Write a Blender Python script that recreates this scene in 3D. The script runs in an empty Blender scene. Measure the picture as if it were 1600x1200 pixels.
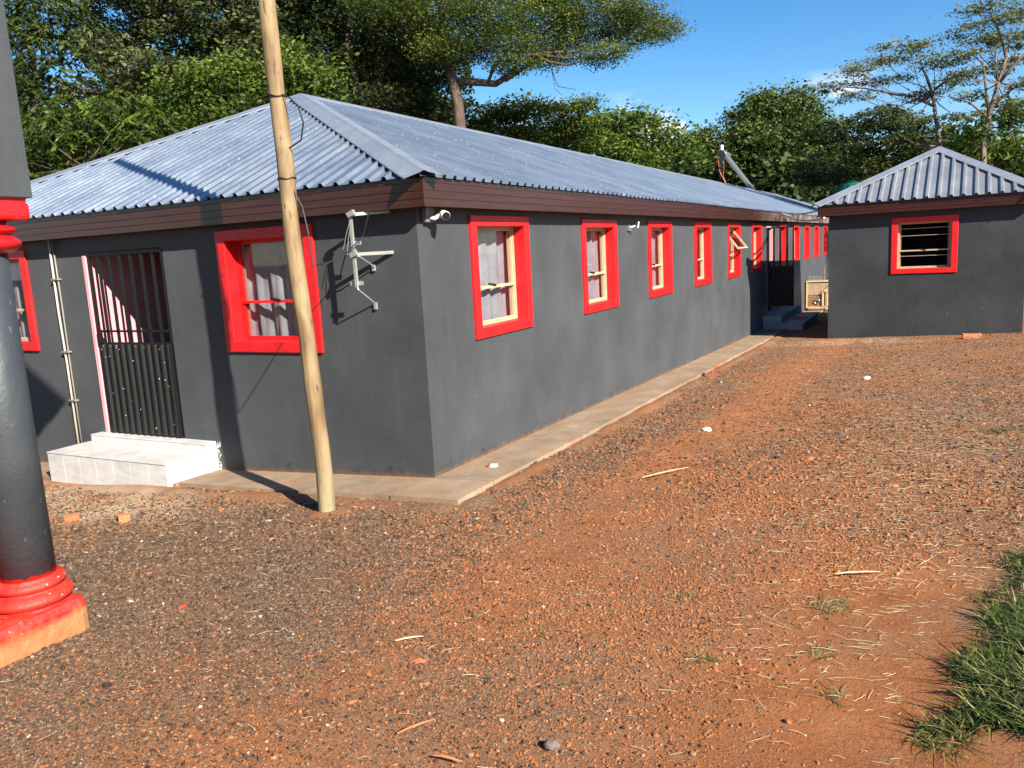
import bpy, bmesh, math, random
import numpy as np
from mathutils import Vector, Matrix, Euler
R = math.radians
random.seed(7)
rng = np.random.default_rng(11)
SC = bpy.context.scene
COL = SC.collection

# ------------------------------------------------------------------ camera
F_PX, YAW, PITCH, ROLL = 1255.5, R(-27.85), R(9.399), R(-3.132)
CAM = Vector((3.91, -5.825, 2.0))
c_f = Vector((math.sin(YAW) * math.cos(PITCH), math.cos(YAW) * math.cos(PITCH), -math.sin(PITCH)))
c_r0 = Vector((math.cos(YAW), -math.sin(YAW), 0))
c_u0 = c_r0.cross(c_f)
c_r = c_r0 * math.cos(ROLL) + c_u0 * math.sin(ROLL)
c_u = -c_r0 * math.sin(ROLL) + c_u0 * math.cos(ROLL)
cam_d = bpy.data.cameras.new('camera')
cam = bpy.data.objects.new('camera', cam_d)
COL.objects.link(cam)
cam_d.sensor_width = 36.0
cam_d.lens = 36.0 * F_PX / 1600.0
cam_d.clip_start, cam_d.clip_end = 0.05, 3000
cam.matrix_world = Matrix(((c_r.x, c_u.x, -c_f.x, CAM.x), (c_r.y, c_u.y, -c_f.y, CAM.y),
                           (c_r.z, c_u.z, -c_f.z, CAM.z), (0, 0, 0, 1)))
SC.camera = cam
def at(px, py, D):
    """the point seen at a photograph pixel, D metres along the view axis"""
    return CAM + (c_r * ((px - 800) / F_PX) - c_u * ((py - 600) / F_PX) + c_f) * D

# ------------------------------------------------------------------ sky, sun, exposure
SUN_EL, SUN_AZ = R(32.0), math.atan2(2.0, -1.0)      # towards the sun: (+2, -1, +1.4)
W = bpy.data.worlds.new('World'); SC.world = W; W.use_nodes = True
nt = W.node_tree; nt.nodes.clear()
n_out = nt.nodes.new('ShaderNodeOutputWorld'); n_bg = nt.nodes.new('ShaderNodeBackground')
n_sky = nt.nodes.new('ShaderNodeTexSky'); n_sky.sky_type = 'NISHITA'; n_sky.sun_disc = False
n_sky.sun_elevation = SUN_EL; n_sky.sun_rotation = SUN_AZ; n_sky.altitude = 1200; n_sky.air_density = 1.0
n_sky.dust_density = 0.6; n_sky.ozone_density = 2.0
n_bg.inputs['Strength'].default_value = 0.075
# a few fair-weather clouds low over the horizon
n_tc = nt.nodes.new('ShaderNodeTexCoord'); n_map = nt.nodes.new('ShaderNodeMapping')
n_map.inputs['Scale'].default_value = (9, 9, 26); n_map.inputs['Location'].default_value = (0.417, 4.343, 1.028)
n_no = nt.nodes.new('ShaderNodeTexNoise'); n_no.inputs['Scale'].default_value = 1.0; n_no.inputs['Detail'].default_value = 7
n_sep = nt.nodes.new('ShaderNodeSeparateXYZ')
n_el = nt.nodes.new('ShaderNodeMapRange'); n_el.inputs['From Min'].default_value = 0.178; n_el.inputs['From Max'].default_value = 0.135
n_cr = nt.nodes.new('ShaderNodeMapRange'); n_cr.inputs['From Min'].default_value = 0.56; n_cr.inputs['From Max'].default_value = 0.66
n_mul = nt.nodes.new('ShaderNodeMath'); n_mul.operation = 'MULTIPLY'
n_mix = nt.nodes.new('ShaderNodeMix'); n_mix.data_type = 'RGBA'
n_hsv = nt.nodes.new('ShaderNodeHueSaturation'); n_hsv.inputs['Saturation'].default_value = 1.35
L = nt.links.new
L(n_tc.outputs['Generated'], n_map.inputs['Vector']); L(n_map.outputs[0], n_no.inputs['Vector'])
L(n_tc.outputs['Generated'], n_sep.inputs[0]); L(n_sep.outputs['Z'], n_el.inputs['Value'])
L(n_no.outputs[0], n_cr.inputs['Value']); L(n_cr.outputs[0], n_mul.inputs[0]); L(n_el.outputs[0], n_mul.inputs[1])
L(n_sky.outputs[0], n_hsv.inputs['Color']); L(n_hsv.outputs[0], n_mix.inputs[6])
n_mix.inputs[7].default_value = (7.5, 7.6, 7.9, 1)
L(n_mul.outputs[0], n_mix.inputs[0]); L(n_mix.outputs[2], n_bg.inputs['Color']); L(n_bg.outputs[0], n_out.inputs[0])

sun_d = bpy.data.lights.new('sun', 'SUN'); sun_d.energy = 5.0; sun_d.angle = R(0.5); sun_d.color = (1.0, 0.93, 0.82)
sun = bpy.data.objects.new('sun', sun_d); COL.objects.link(sun)
sun.rotation_euler = Vector((-2.0, 1.0, -1.4)).to_track_quat('-Z', 'Y').to_euler()
sun.location = (30, -15, 21)
SC.view_settings.view_transform = 'Standard'; SC.view_settings.look = 'None'
SC.view_settings.gamma = 1.0; SC.view_settings.use_curve_mapping = False
SC.view_settings.exposure = 1.25
SC.render.engine = 'CYCLES'
SC.cycles.max_bounces = 6; SC.cycles.diffuse_bounces = 1; SC.cycles.transparent_max_bounces = 12
SC.cycles.use_denoising = True

# ------------------------------------------------------------------ helpers: objects
def link(name, me, parent=None, mat=None, kind=None, label=None, cat=None, group=None, mw=None):
    o = bpy.data.objects.new(name, me); COL.objects.link(o)
    if mat is not None and me is not None:
        if not me.materials:
            for m_ in (mat if isinstance(mat, (list, tuple)) else [mat]): me.materials.append(m_)
    if parent is not None: o.parent = parent
    if mw is not None: o.matrix_local = mw
    if kind: o['kind'] = kind
    if label: o['label'] = label
    if cat: o['category'] = cat
    if group: o['group'] = group
    return o
def thing(name, label, cat, loc=(0, 0, 0), rz=0, group=None):
    o = link(name, None, label=label, cat=cat, group=group)
    o.location = loc; o.rotation_euler = (0, 0, rz); o.empty_display_size = .2
    return o
def frame(o, ux, uy):
    """matrix with local x = ux, local y = uy, z up"""
    ux = Vector(ux).normalized(); uy = Vector(uy).normalized(); uz = ux.cross(uy)
    return Matrix(((ux.x, uy.x, uz.x, o[0]), (ux.y, uy.y, uz.y, o[1]), (ux.z, uy.z, uz.z, o[2]), (0, 0, 0, 1)))
class MB:
    def __init__(s): s.v = []; s.f = []; s.m = []; s.smooth = False
    def add(s, vs, fs, mi=0):
        b = len(s.v); s.v += [tuple(v) for v in vs]; s.f += [tuple(b + i for i in f) for f in fs]; s.m += [mi] * len(fs); return s
    def box(s, x0, x1, y0, y1, z0, z1, mi=0):
        return s.add([(x0, y0, z0), (x1, y0, z0), (x1, y1, z0), (x0, y1, z0), (x0, y0, z1), (x1, y0, z1), (x1, y1, z1), (x0, y1, z1)],
                     [(0, 3, 2, 1), (4, 5, 6, 7), (0, 1, 5, 4), (1, 2, 6, 5), (2, 3, 7, 6), (3, 0, 4, 7)], mi)
    def bar(s, a, b, w, h, up=(0, 0, 1), mi=0):
        a = Vector(a); b = Vector(b); d = (b - a).normalized(); up = Vector(up)
        sx = d.cross(up)
        if sx.length < 1e-4: sx = d.cross(Vector((0, 1, 0)))
        sx.normalize(); sy = sx.cross(d).normalized()
        vs = [p + sx * (i * w / 2) + sy * (j * h / 2) for p in (a, b) for i, j in ((-1, -1), (1, -1), (1, 1), (-1, 1))]
        return s.add(vs, [(0, 3, 2, 1), (4, 5, 6, 7), (0, 1, 5, 4), (1, 2, 6, 5), (2, 3, 7, 6), (3, 0, 4, 7)], mi)
    def tube(s, pts, radii, n=8, cap=True, mi=0):
        pts = [Vector(p) for p in pts]; k = len(pts)
        if not hasattr(radii, '__len__'): radii = [radii] * k
        prev = None; vs = []; fs = []
        for i, p in enumerate(pts):
            d = (pts[min(i + 1, k - 1)] - pts[max(i - 1, 0)]).normalized()
            if prev is None:
                a = d.cross(Vector((0.13, 0.31, 1)));
                if a.length < 1e-3: a = d.cross(Vector((1, 0, 0)))
            else:
                a = prev - d * prev.dot(d)
            a.normalize(); prev = a; b = d.cross(a)
            for j in range(n):
                t = 2 * math.pi * j / n
                vs.append(p + (a * math.cos(t) + b * math.sin(t)) * radii[i])
        for i in range(k - 1):
            for j in range(n):
                fs.append((i * n + j, i * n + (j + 1) % n, (i + 1) * n + (j + 1) % n, (i + 1) * n + j))
        if cap: fs.append(tuple(range(n))[::-1]); fs.append(tuple((k - 1) * n + j for j in range(n)))
        return s.add(vs, fs, mi)
    def lathe(s, prof, n=24, c=(0, 0, 0), mi=0):
        vs = []; fs = []; k = len(prof)
        for r, z in prof:
            for j in range(n):
                t = 2 * math.pi * j / n; vs.append((c[0] + r * math.cos(t), c[1] + r * math.sin(t), c[2] + z))
        for i in range(k - 1):
            for j in range(n): fs.append((i * n + j, i * n + (j + 1) % n, (i + 1) * n + (j + 1) % n, (i + 1) * n + j))
        fs.append(tuple(range(n))[::-1]); fs.append(tuple((k - 1) * n + j for j in range(n)))
        return s.add(vs, fs, mi)
    def ring(s, x0, x1, z0, z1, b, y0, y1, bt=None, bb=None, mi=0):
        """picture-frame ring in the xz plane"""
        bt = b if bt is None else bt; bb = b if bb is None else bb
        o = [(x0, z0), (x1, z0), (x1, z1), (x0, z1)]; i = [(x0 + b, z0 + bb), (x1 - b, z0 + bb), (x1 - b, z1 - bt), (x0 + b, z1 - bt)]
        vs = [(p[0], y, p[1]) for y in (y0, y1) for q in (o, i) for p in q]; fs = []
        for k in range(4):
            l = (k + 1) % 4
            fs += [(k, l, 4 + l, 4 + k), (8 + l, 8 + k, 12 + k, 12 + l), (l, k, 8 + k, 8 + l), (4 + k, 4 + l, 12 + l, 12 + k)]
        return s.add(vs, fs, mi)
    def mesh(s, name, smooth=False):
        me = bpy.data.meshes.new(name); me.from_pydata(s.v, [], s.f)
        if any(s.m): me.polygons.foreach_set('material_index', s.m)
        if smooth: me.polygons.foreach_set('use_smooth', [True] * len(s.f))
        me.update(); return me
    def build(s, name, mat, parent=None, smooth=False, bevel=0, **k):
        o = link(name, s.mesh(name, smooth), parent, mat, **k)
        if bevel:
            b = o.modifiers.new('bevel', 'BEVEL'); b.width = bevel; b.segments = 2; b.limit_method = 'ANGLE'
        return o

# ------------------------------------------------------------------ helpers: materials
class N:
    def __init__(s, name):
        s.mat = bpy.data.materials.new(name); s.mat.use_nodes = True; s.t = s.mat.node_tree
        s.b = s.t.nodes['Principled BSDF']; s.out = s.t.nodes['Material Output']
    def n(s, typ, ins=None, **props):
        x = s.t.nodes.new(typ)
        for k, v in props.items(): setattr(x, k, v)
        for k, v in (ins or {}).items():
            sock = x.inputs[k]
            if hasattr(v, 'is_output'): s.t.links.new(v, sock)
            else: sock.default_value = v
        return x
    def pos(s): return s.n('ShaderNodeNewGeometry').outputs['Position']
    def obj(s): return s.n('ShaderNodeTexCoord').outputs['Object']
    def scale(s, v, sc): return s.n('ShaderNodeMapping', {'Vector': v, 'Scale': sc}).outputs[0]
    def noise(s, v, sc, det=4, rough=.55, dist=0): return s.n('ShaderNodeTexNoise', {'Vector': v, 'Scale': sc, 'Detail': det, 'Roughness': rough, 'Distortion': dist}).outputs[0]
    def vor(s, v, sc, out='Distance', feature='F1'):
        return s.n('ShaderNodeTexVoronoi', {'Vector': v, 'Scale': sc}, feature=feature).outputs[out]
    def rng(s, v, a, b, c=0., d=1.): return s.n('ShaderNodeMapRange', {'Value': v, 'From Min': a, 'From Max': b, 'To Min': c, 'To Max': d}).outputs[0]
    def math(s, op, a, b=0., clamp=False):
        return s.n('ShaderNodeMath', {0: a, 1: b}, operation=op, use_clamp=clamp).outputs[0]
    def mix(s, f, a, b):
        x = s.n('ShaderNodeMix', data_type='RGBA')
        for k, v in ((0, f), (6, a), (7, b)):
            if hasattr(v, 'is_output'): s.t.links.new(v, x.inputs[k])
            else: x.inputs[k].default_value = (tuple(v) + (1,))[:4] if hasattr(v, '__len__') else v
        return x.outputs[2]
    def xyz(s, v): x = s.n('ShaderNodeSeparateXYZ', {0: v}); return x.outputs
    def attr(s, name, typ='GEOMETRY', out='Fac'): return s.n('ShaderNodeAttribute', attribute_name=name, attribute_type=typ).outputs[out]
    def bump(s, h, strength=.3, dist=.01, nrm=None):
        ins = {'Height': h, 'Strength': strength, 'Distance': dist}
        if nrm is not None: ins['Normal'] = nrm
        return s.n('ShaderNodeBump', ins).outputs[0]
    def set(s, **k):
        for key, v in k.items():
            sock = s.b.inputs[key.replace('_', ' ')]
            if hasattr(v, 'is_output'): s.t.links.new(v, sock)
            else: sock.default_value = (tuple(v) + (1,))[:4] if hasattr(v, '__len__') and sock.type == 'RGBA' else v
        return s
def plain(name, col, rough=.6, metal=0., var=.25, sc=8., bump=.15, bs=60., spec=.5):
    m = N(name); p = m.obj(); n1 = m.noise(p, sc, 5)
    c = m.mix(m.rng(n1, .3, .7), tuple(x * (1 - var) for x in col), tuple(min(1, x * (1 + var)) for x in col))
    m.set(Base_Color=c, Roughness=rough, Metallic=metal, Specular_IOR_Level=spec)
    if bump: m.set(Normal=m.bump(m.noise(p, bs, 3), bump, .004))
    return m.mat

# wall paint: charcoal over rough plaster, damp base band, streaks, pale scuffs
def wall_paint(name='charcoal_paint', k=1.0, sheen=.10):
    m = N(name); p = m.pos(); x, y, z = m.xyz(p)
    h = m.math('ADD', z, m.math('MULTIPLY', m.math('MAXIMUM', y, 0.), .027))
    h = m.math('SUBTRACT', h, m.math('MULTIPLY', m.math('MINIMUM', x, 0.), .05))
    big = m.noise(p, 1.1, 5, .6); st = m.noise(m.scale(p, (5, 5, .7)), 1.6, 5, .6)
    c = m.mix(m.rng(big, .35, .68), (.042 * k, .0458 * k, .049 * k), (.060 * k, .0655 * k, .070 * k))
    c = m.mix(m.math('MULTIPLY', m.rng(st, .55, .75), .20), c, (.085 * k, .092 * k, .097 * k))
    fine = m.noise(p, 90, 2)
    c = m.mix(m.math('MULTIPLY', m.rng(fine, .62, .78), .25), c, (.10, .105, .11))
    edge = m.math('SUBTRACT', h, m.math('MULTIPLY', m.rng(m.noise(p, 5.5, 6, .65), .42, .78), .20))
    damp = m.rng(edge, .03, -.03)
    c = m.mix(m.math('MULTIPLY', damp, .6), c, (.020, .020, .019))
    mud = m.rng(m.math('SUBTRACT', h, m.math('MULTIPLY', m.noise(p, 9, 5, .65), .11)), .025, -.03)
    c = m.mix(m.math('MULTIPLY', mud, .8), c, (.17, .085, .04))
    scuff = m.rng(m.noise(m.scale(p, (1, 1, .6)), 17, 2, .4), .765, .785)
    c = m.mix(m.math('MULTIPLY', scuff, m.rng(h, 1.4, .2)), c, (.24, .23, .22))
    m.set(Base_Color=c, Roughness=m.rng(big, .3, .7, .48, .64), Specular_IOR_Level=.28, Sheen_Weight=sheen, Sheen_Roughness=.45)
    hh = m.math('ADD', m.math('MULTIPLY', m.noise(p, 70, 4, .6), .5), m.math('MULTIPLY', m.noise(p, 5, 4), 1.6))
    m.set(Normal=m.bump(hh, .35, .012)); return m.mat
M = {}
M['wall'] = wall_paint(); M['hut_wall'] = wall_paint('dark_charcoal_paint', .72, 0.)  # outbuilding walls: a darker charcoal without sheen
def red_paint():
    m = N('red_gloss_paint'); p = m.pos(); n1 = m.noise(p, 5, 5)
    c = m.mix(m.rng(n1, .3, .7), (.50, .006, .008), (.66, .012, .014))
    c = m.mix(m.math('MULTIPLY', m.rng(m.noise(p, 40, 3), .66, .74), .35), c, (.62, .10, .08))
    m.set(Base_Color=c, Roughness=.42, Normal=m.bump(m.math('ADD', m.noise(p, 35, 4), m.noise(m.scale(p, (8, 8, 60)), 1.5, 2)), .25, .006)); return m.mat
M['red'] = red_paint()
M['cream'] = plain('cream_primer_timber', (.50, .36, .215), .6, var=.12, sc=14)
M['pinkish'] = plain('salmon_timber', (.58, .30, .19), .6, var=.12)
M['pink'] = plain('pink_wall_paint', (.72, .33, .36), .75, var=.06, sc=4)
M['white_paint'] = plain('white_board', (.74, .72, .66), .6, var=.06)
M['black_gate'] = plain('black_gloss_metal', (.005, .005, .005), .5, .0, var=.4, sc=30, bump=.2, bs=25)
M['cut_white'] = plain('chipped_white_specks', (.6, .6, .58), .8)
def tile_mat():
    m = N('pale_marble_tile'); p = m.pos(); n1 = m.noise(m.scale(p, (1, 1, 3)), 3.2, 6, .6, 1.2)
    rnd = m.n('ShaderNodeObjectInfo').outputs['Random']
    c = m.mix(m.rng(n1, .35, .7), (.46, .45, .43), (.62, .61, .59))
    c = m.mix(m.math('MULTIPLY', rnd, .25), c, (.60, .57, .52))
    c = m.mix(m.math('MULTIPLY', m.rng(m.noise(p, 12, 5), .58, .75), .35), c, (.50, .40, .30))
    m.set(Base_Color=c, Roughness=.38); return m.mat
M['tile'] = tile_mat()
M['grout'] = plain('cement_grout', (.42, .41, .39), .9, bump=.6, bs=40)
def concrete_mat():
    m = N('stained_concrete'); p = m.pos(); a = m.noise(p, 2.3, 6, .65); b = m.noise(p, 22, 5, .6)
    c = m.mix(m.rng(a, .35, .66), (.20, .145, .095), (.37, .27, .175))
    c = m.mix(m.math('MULTIPLY', m.rng(m.noise(p, 1.8, 6, .7, .6), .42, .66), .85), c, (.30, .165, .085))
    c = m.mix(m.math('MULTIPLY', m.rng(b, .5, .75), .4), c, (.15, .125, .10))
    m.set(Base_Color=c, Roughness=.88, Normal=m.bump(m.math('ADD', b, m.noise(p, 120, 2)), .4, .01)); return m.mat
M['concrete'] = concrete_mat()
def fascia_mat():
    m = N('maroon_pvc_fascia'); p = m.pos(); y = m.xyz(p)[1]
    g = m.noise(m.scale(p, (2, 2, 60)), 1.5, 4)
    c = m.mix(m.rng(g, .3, .7), (.030, .0085, .0045), (.054, .0150, .0080))
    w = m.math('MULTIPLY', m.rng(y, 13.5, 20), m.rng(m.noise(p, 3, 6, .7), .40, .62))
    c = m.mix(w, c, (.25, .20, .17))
    wh = m.rng(m.noise(m.scale(p, (9, 9, 5)), 2.2, 2), .78, .80)
    c = m.mix(m.math('MULTIPLY', wh, .6), c, (.6, .55, .5))
    m.set(Base_Color=c, Roughness=m.rng(w, 0, 1, .27, .8), Normal=m.bump(m.noise(m.scale(p, (.8, .8, 2)), 2, 2), .12, .03)); return m.mat
M['fascia'] = fascia_mat()
M['old_fascia'] = plain('weathered_grey_board', (.20, .19, .15), .85, var=.5, sc=6)
M['dark'] = plain('dark_interior', (.05, .045, .045), .9, bump=0)
M['soffit'] = plain('dark_soffit', (.035, .03, .03), .8, bump=0)
def zinc(name, a, b, streak, ydir, rough=.4, metal=.55):
    m = N(name); p = m.pos()
    sc = (9, .5, .5) if ydir else (.5, 9, .5)       # streaks run down the slope
    s1 = m.noise(m.scale(p, sc), 1.6, 6, .62); s2 = m.noise(p, 1.7, 6, .65); sp = m.noise(p, 26, 3, .5)
    rnd = m.n('ShaderNodeObjectInfo').outputs['Random']
    c = m.mix(m.rng(s2, .3, .7), a, b)
    c = m.mix(m.math('MULTIPLY', m.rng(s1, .54, .72), .55), c, streak)
    c = m.mix(m.math('MULTIPLY', m.rng(sp, .66, .70), .7), c, (.72, .73, .72))
    c = m.mix(m.math('MULTIPLY', m.rng(m.noise(p, 3.1, 5, .7), .63, .72), .35), c, (.42, .33, .24))
    c = m.mix(m.math('MULTIPLY', rnd, .30), c, (.34, .37, .41))
    m.set(Base_Color=c, Metallic=metal, Roughness=m.rng(s2, .3, .7, rough - .06, rough + .1), Normal=m.bump(m.noise(p, 9, 3), .08, .01)); return m.mat
M['zinc_front'] = zinc('galvanised_front_sky_tint', (.23, .285, .36), (.31, .36, .43), (.46, .47, .48), True, .40, .75)  # front slope: its bright sky reflection is mixed into the sheet colour
M['zinc_side'] = zinc('galvanised_side_sky_tint', (.155, .21, .29), (.215, .275, .355), (.35, .36, .36), False, .46, .6)  # same sheet, darker: this slope's blue sky reflection painted into the colour
M['zinc_hut'] = zinc('galvanised_sheet_grey', (.27, .28, .295), (.34, .35, .365), (.40, .385, .36), True, .45, .55)
M['cap'] = zinc('galvanised_ridge_cap', (.26, .29, .34), (.34, .37, .42), (.42, .41, .39), True, .45, .5)
def glass_mat():
    m = N('window_glass'); m.t.nodes.remove(m.b)
    tr = m.n('ShaderNodeBsdfTransparent', {'Color': (.86, .90, .90, 1)}); gl = m.n('ShaderNodeBsdfGlossy', {'Roughness': .02})
    lw = m.n('ShaderNodeLayerWeight', {'Blend': .5}).outputs['Facing']; fr = m.math('ADD', m.math('MULTIPLY', m.math('POWER', lw, 5.), .8), .05)
    mx = m.n('ShaderNodeMixShader', {0: fr, 1: tr.outputs[0], 2: gl.outputs[0]})
    m.t.links.new(mx.outputs[0], m.out.inputs[0]); return m.mat
M['glass'] = glass_mat()
def curtain_mat():
    m = N('silver_satin'); p = m.obj(); n1 = m.noise(p, 6, 4)
    c = m.mix(m.rng(n1, .3, .7), (.31, .255, .285), (.43, .365, .40))
    m.set(Base_Color=c, Roughness=.4, Sheen_Weight=.15, Normal=m.bump(m.noise(m.scale(p, (3, 1, 1)), 9, 4), .4, .02)); return m.mat
M['satin'] = curtain_mat()
def wood_pole():
    m = N('debarked_gum_pole'); p = m.obj()
    g = m.noise(m.scale(p, (22, 22, 1.1)), 1.6, 6, .6); k = m.noise(m.scale(p, (3, 3, 1.0)), 2, 3)
    c = m.mix(m.rng(g, .32, .7), (.12, .072, .032), (.27, .175, .078))
    c = m.mix(m.rng(k, .45, .65), c, (.31, .225, .115))
    c = m.mix(m.math('MULTIPLY', m.rng(m.noise(m.scale(p, (12, 12, 2.6)), 2.2, 2), .64, .72), .85), c, (.07, .04, .02))
    z = m.xyz(p)[2]; c = m.mix(m.math('MULTIPLY', m.rng(z, .75, .0), .55), c, (.33, .29, .17))
    m.set(Base_Color=c, Roughness=.7, Normal=m.bump(g, .4, .012)); return m.mat
M['pole'] = wood_pole()
M['rubber'] = plain('black_cable', (.012, .012, .014), .5, bump=0)
M['white_cable'] = plain('white_cable', (.7, .69, .66), .5, bump=0)
M['alu'] = plain('dull_aluminium', (.40, .40, .36), .4, .45, var=.15)
M['plastic_white'] = plain('white_plastic', (.72, .72, .70), .4, var=.05, bump=0)
M['plastic_grey'] = plain('grey_plastic', (.16, .16, .18), .5, bump=0)
M['lens'] = plain('black_glass_lens', (.01, .01, .012), .1, bump=0)
M['conduit'] = plain('cream_pvc_pipe', (.50, .46, .34), .5, var=.2, sc=3)
M['conduit_grey'] = plain('grey_pvc_pipe', (.22, .21, .18), .5, var=.2, sc=3)
M['brick'] = plain('clay_brick', (.46, .17, .065), .9, var=.25, sc=18, bump=.6, bs=50)
M['clod'] = plain('red_clay_clod', (.36, .125, .05), .95, var=.3, sc=25, bump=.8, bs=60)
M['stone'] = plain('grey_stone', (.15, .12, .10), .9, var=.4, sc=25, bump=.7, bs=60)
M['litter'] = plain('white_paper_scrap', (.78, .77, .74), .7, bump=0)
M['red_plastic'] = plain('red_plastic', (.45, .06, .03), .5, bump=0)
M['green_tank'] = plain('green_polythene', (.012, .16, .085), .4, var=.15, bump=0)
M['geyser'] = plain('grey_painted_steel', (.17, .18, .19), .4, .3, var=.1, bump=0)
M['geyser_dark'] = plain('black_painted_steel', (.02, .02, .022), .45, bump=0)
M['plank'] = plain('raw_pine', (.60, .42, .23), .75, var=.2, sc=9)
M['chipboard'] = plain('chipboard', (.42, .31, .18), .8, var=.25, sc=20)
M['brown_ply'] = plain('brown_ply', (.27, .13, .055), .7, var=.2)
M['chrome'] = plain('polished_steel', (.7, .7, .7), .15, 1.0, var=.05, bump=0)
def ground_mat():
    m = N('red_earth_and_gravel'); p = m.pos(); x, y, z = m.xyz(p)
    def blob(cx, cy, rx, ry, s=1.0):
        dx = m.math('DIVIDE', m.math('SUBTRACT', x, cx), rx); dy = m.math('DIVIDE', m.math('SUBTRACT', y, cy), ry)
        d = m.math('SQRT', m.math('ADD', m.math('MULTIPLY', dx, dx), m.math('MULTIPLY', dy, dy)))
        return m.rng(d, 1.25, .35, 0., s)
    patch = m.noise(p, .9, 6, .62); patch2 = m.noise(p, 3.4, 6, .65); g = m.noise(p, 30, 4, .65); v = m.vor(p, 62, 'Color')
    vb = m.n('ShaderNodeRGBToBW', {0: v}).outputs[0]
    soil = m.mix(m.rng(patch2, .3, .7), (.27, .090, .029), (.40, .158, .058))
    grav = m.mix(vb, (.070, .044, .028), (.29, .185, .115))
    red = m.math('ADD', blob(3.55, -2.3, .75, 1.5, .5), blob(2.6, 3.5, 1.6, 4.5, .18))
    red = m.math('ADD', red, blob(1.9, -2.5, 1.0, .6, .18))
    tx = m.math('DIVIDE', m.math('SUBTRACT', m.math('SUBTRACT', x, m.math('MULTIPLY', y, .045)), 1.75), .55)
    red = m.math('ADD', red, m.math('MULTIPLY', m.rng(m.math('ABSOLUTE', tx), 1.0, .2, 0., .5), m.rng(patch2, .25, .6)))
    grey = m.math('ADD', blob(-.6, -2.7, 2.6, 1.7, .34), blob(4.7, 2.0, .9, 3.2, .30))
    grey = m.math('ADD', grey, blob(1.15, 3.6, .45, 6.5, .25))
    w = m.math('ADD', m.math('SUBTRACT', m.rng(patch, .36, .68, .22, .92), red), grey)
    w = m.math('ADD', w, m.rng(patch2, .3, .7, -.25, .25)); w = m.math('ADD', w, m.rng(g, .3, .7, -.3, .3), True)
    c = m.mix(w, soil, grav)
    pale = m.math('MULTIPLY', m.rng(m.noise(p, 110, 2, .5), .63, .72), .5); c = m.mix(pale, c, (.50, .40, .28))
    c = m.mix(m.math('MULTIPLY', m.rng(m.noise(p, 75, 3, .5), .56, .70), .7), c, (.075, .045, .032))
    sand = m.math('MULTIPLY', m.math('ADD', blob(-3.3, -1.25, 2.1, .62, 1.0), blob(2.3, 12.2, 1.6, .8, .6)), m.rng(patch2, .35, .6)); c = m.mix(sand, c, (.52, .39, .26))
    c = m.mix(m.math('MULTIPLY', m.rng(m.math('ABSOLUTE', m.math('SUBTRACT', y, 4.)), 11, 26), .85), c, (.055, .06, .022))
    m.set(Base_Color=c, Roughness=.95, Specular_IOR_Level=.15)
    h = m.math('ADD', m.math('MULTIPLY', g, .35), m.math('ADD', m.math('MULTIPLY', m.noise(p, 95, 5, .75), .8), m.math('MULTIPLY', m.noise(p, 9, 5, .65), .9)))
    m.set(Normal=m.bump(h, .8, .012)); return m.mat
M['ground'] = ground_mat()
def tint_mat(name, stops, rough=.8, typ='GEOMETRY', trans=0., spec=.3):
    m = N(name); f = m.attr('tint', typ)
    cr = m.n('ShaderNodeValToRGB', {0: f}); el = cr.color_ramp.elements
    while len(el) < len(stops): el.new(.5)
    for e, (ps, c) in zip(el, stops): e.position = ps; e.color = tuple(c) + (1,)
    m.set(Base_Color=cr.outputs[0], Roughness=rough, Specular_IOR_Level=spec)
    if trans:
        tl = m.n('ShaderNodeBsdfTranslucent', {'Color': cr.outputs[0]}); mx = m.n('ShaderNodeMixShader', {0: trans, 1: m.b.outputs[0], 2: tl.outputs[0]})
        m.t.links.new(mx.outputs[0], m.out.inputs[0])
    return m.mat
M['pebble'] = tint_mat('gravel_stone', [(0, (.030, .022, .017)), (.30, (.105, .066, .042)), (.55, (.28, .175, .105)), (.72, (.24, .082, .028)), (.90, (.38, .145, .052)), (1, (.44, .35, .25))], .9, 'INSTANCER', spec=.2)
M['straw'] = tint_mat('dry_straw', [(0, (.36, .26, .13)), (.6, (.58, .46, .26)), (1, (.72, .62, .42))], .8, 'INSTANCER')
M['grass'] = tint_mat('lawn_grass', [(0, (.030, .048, .009)), (.55, (.085, .118, .020)), (.8, (.17, .19, .05)), (1, (.42, .34, .15))], .5, trans=.3)
def bark(name, a, b):
    m = N(name); p = m.pos(); n1 = m.noise(m.scale(p, (6, 6, 1.5)), 1.4, 5, .65)
    m.set(Base_Color=m.mix(m.rng(n1, .35, .65), a, b), Roughness=.9, Normal=m.bump(n1, .7, .04)); return m.mat
M['bark'] = bark('grey_brown_bark', (.035, .024, .017), (.13, .085, .055))
M['bark_pale'] = bark('pale_bark', (.07, .05, .036), (.20, .15, .11))
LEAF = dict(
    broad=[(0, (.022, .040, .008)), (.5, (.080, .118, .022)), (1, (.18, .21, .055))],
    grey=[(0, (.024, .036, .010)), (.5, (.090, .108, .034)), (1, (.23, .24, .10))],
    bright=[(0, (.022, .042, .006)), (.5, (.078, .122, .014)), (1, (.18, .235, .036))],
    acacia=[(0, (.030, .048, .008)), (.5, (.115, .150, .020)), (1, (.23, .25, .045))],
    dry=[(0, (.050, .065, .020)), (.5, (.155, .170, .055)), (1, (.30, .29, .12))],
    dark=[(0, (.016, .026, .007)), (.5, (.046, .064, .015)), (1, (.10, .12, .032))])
for k_, v_ in LEAF.items(): M['leaf_' + k_] = tint_mat(k_ + '_leaves', v_, .50, trans=.30, spec=.22)

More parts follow.
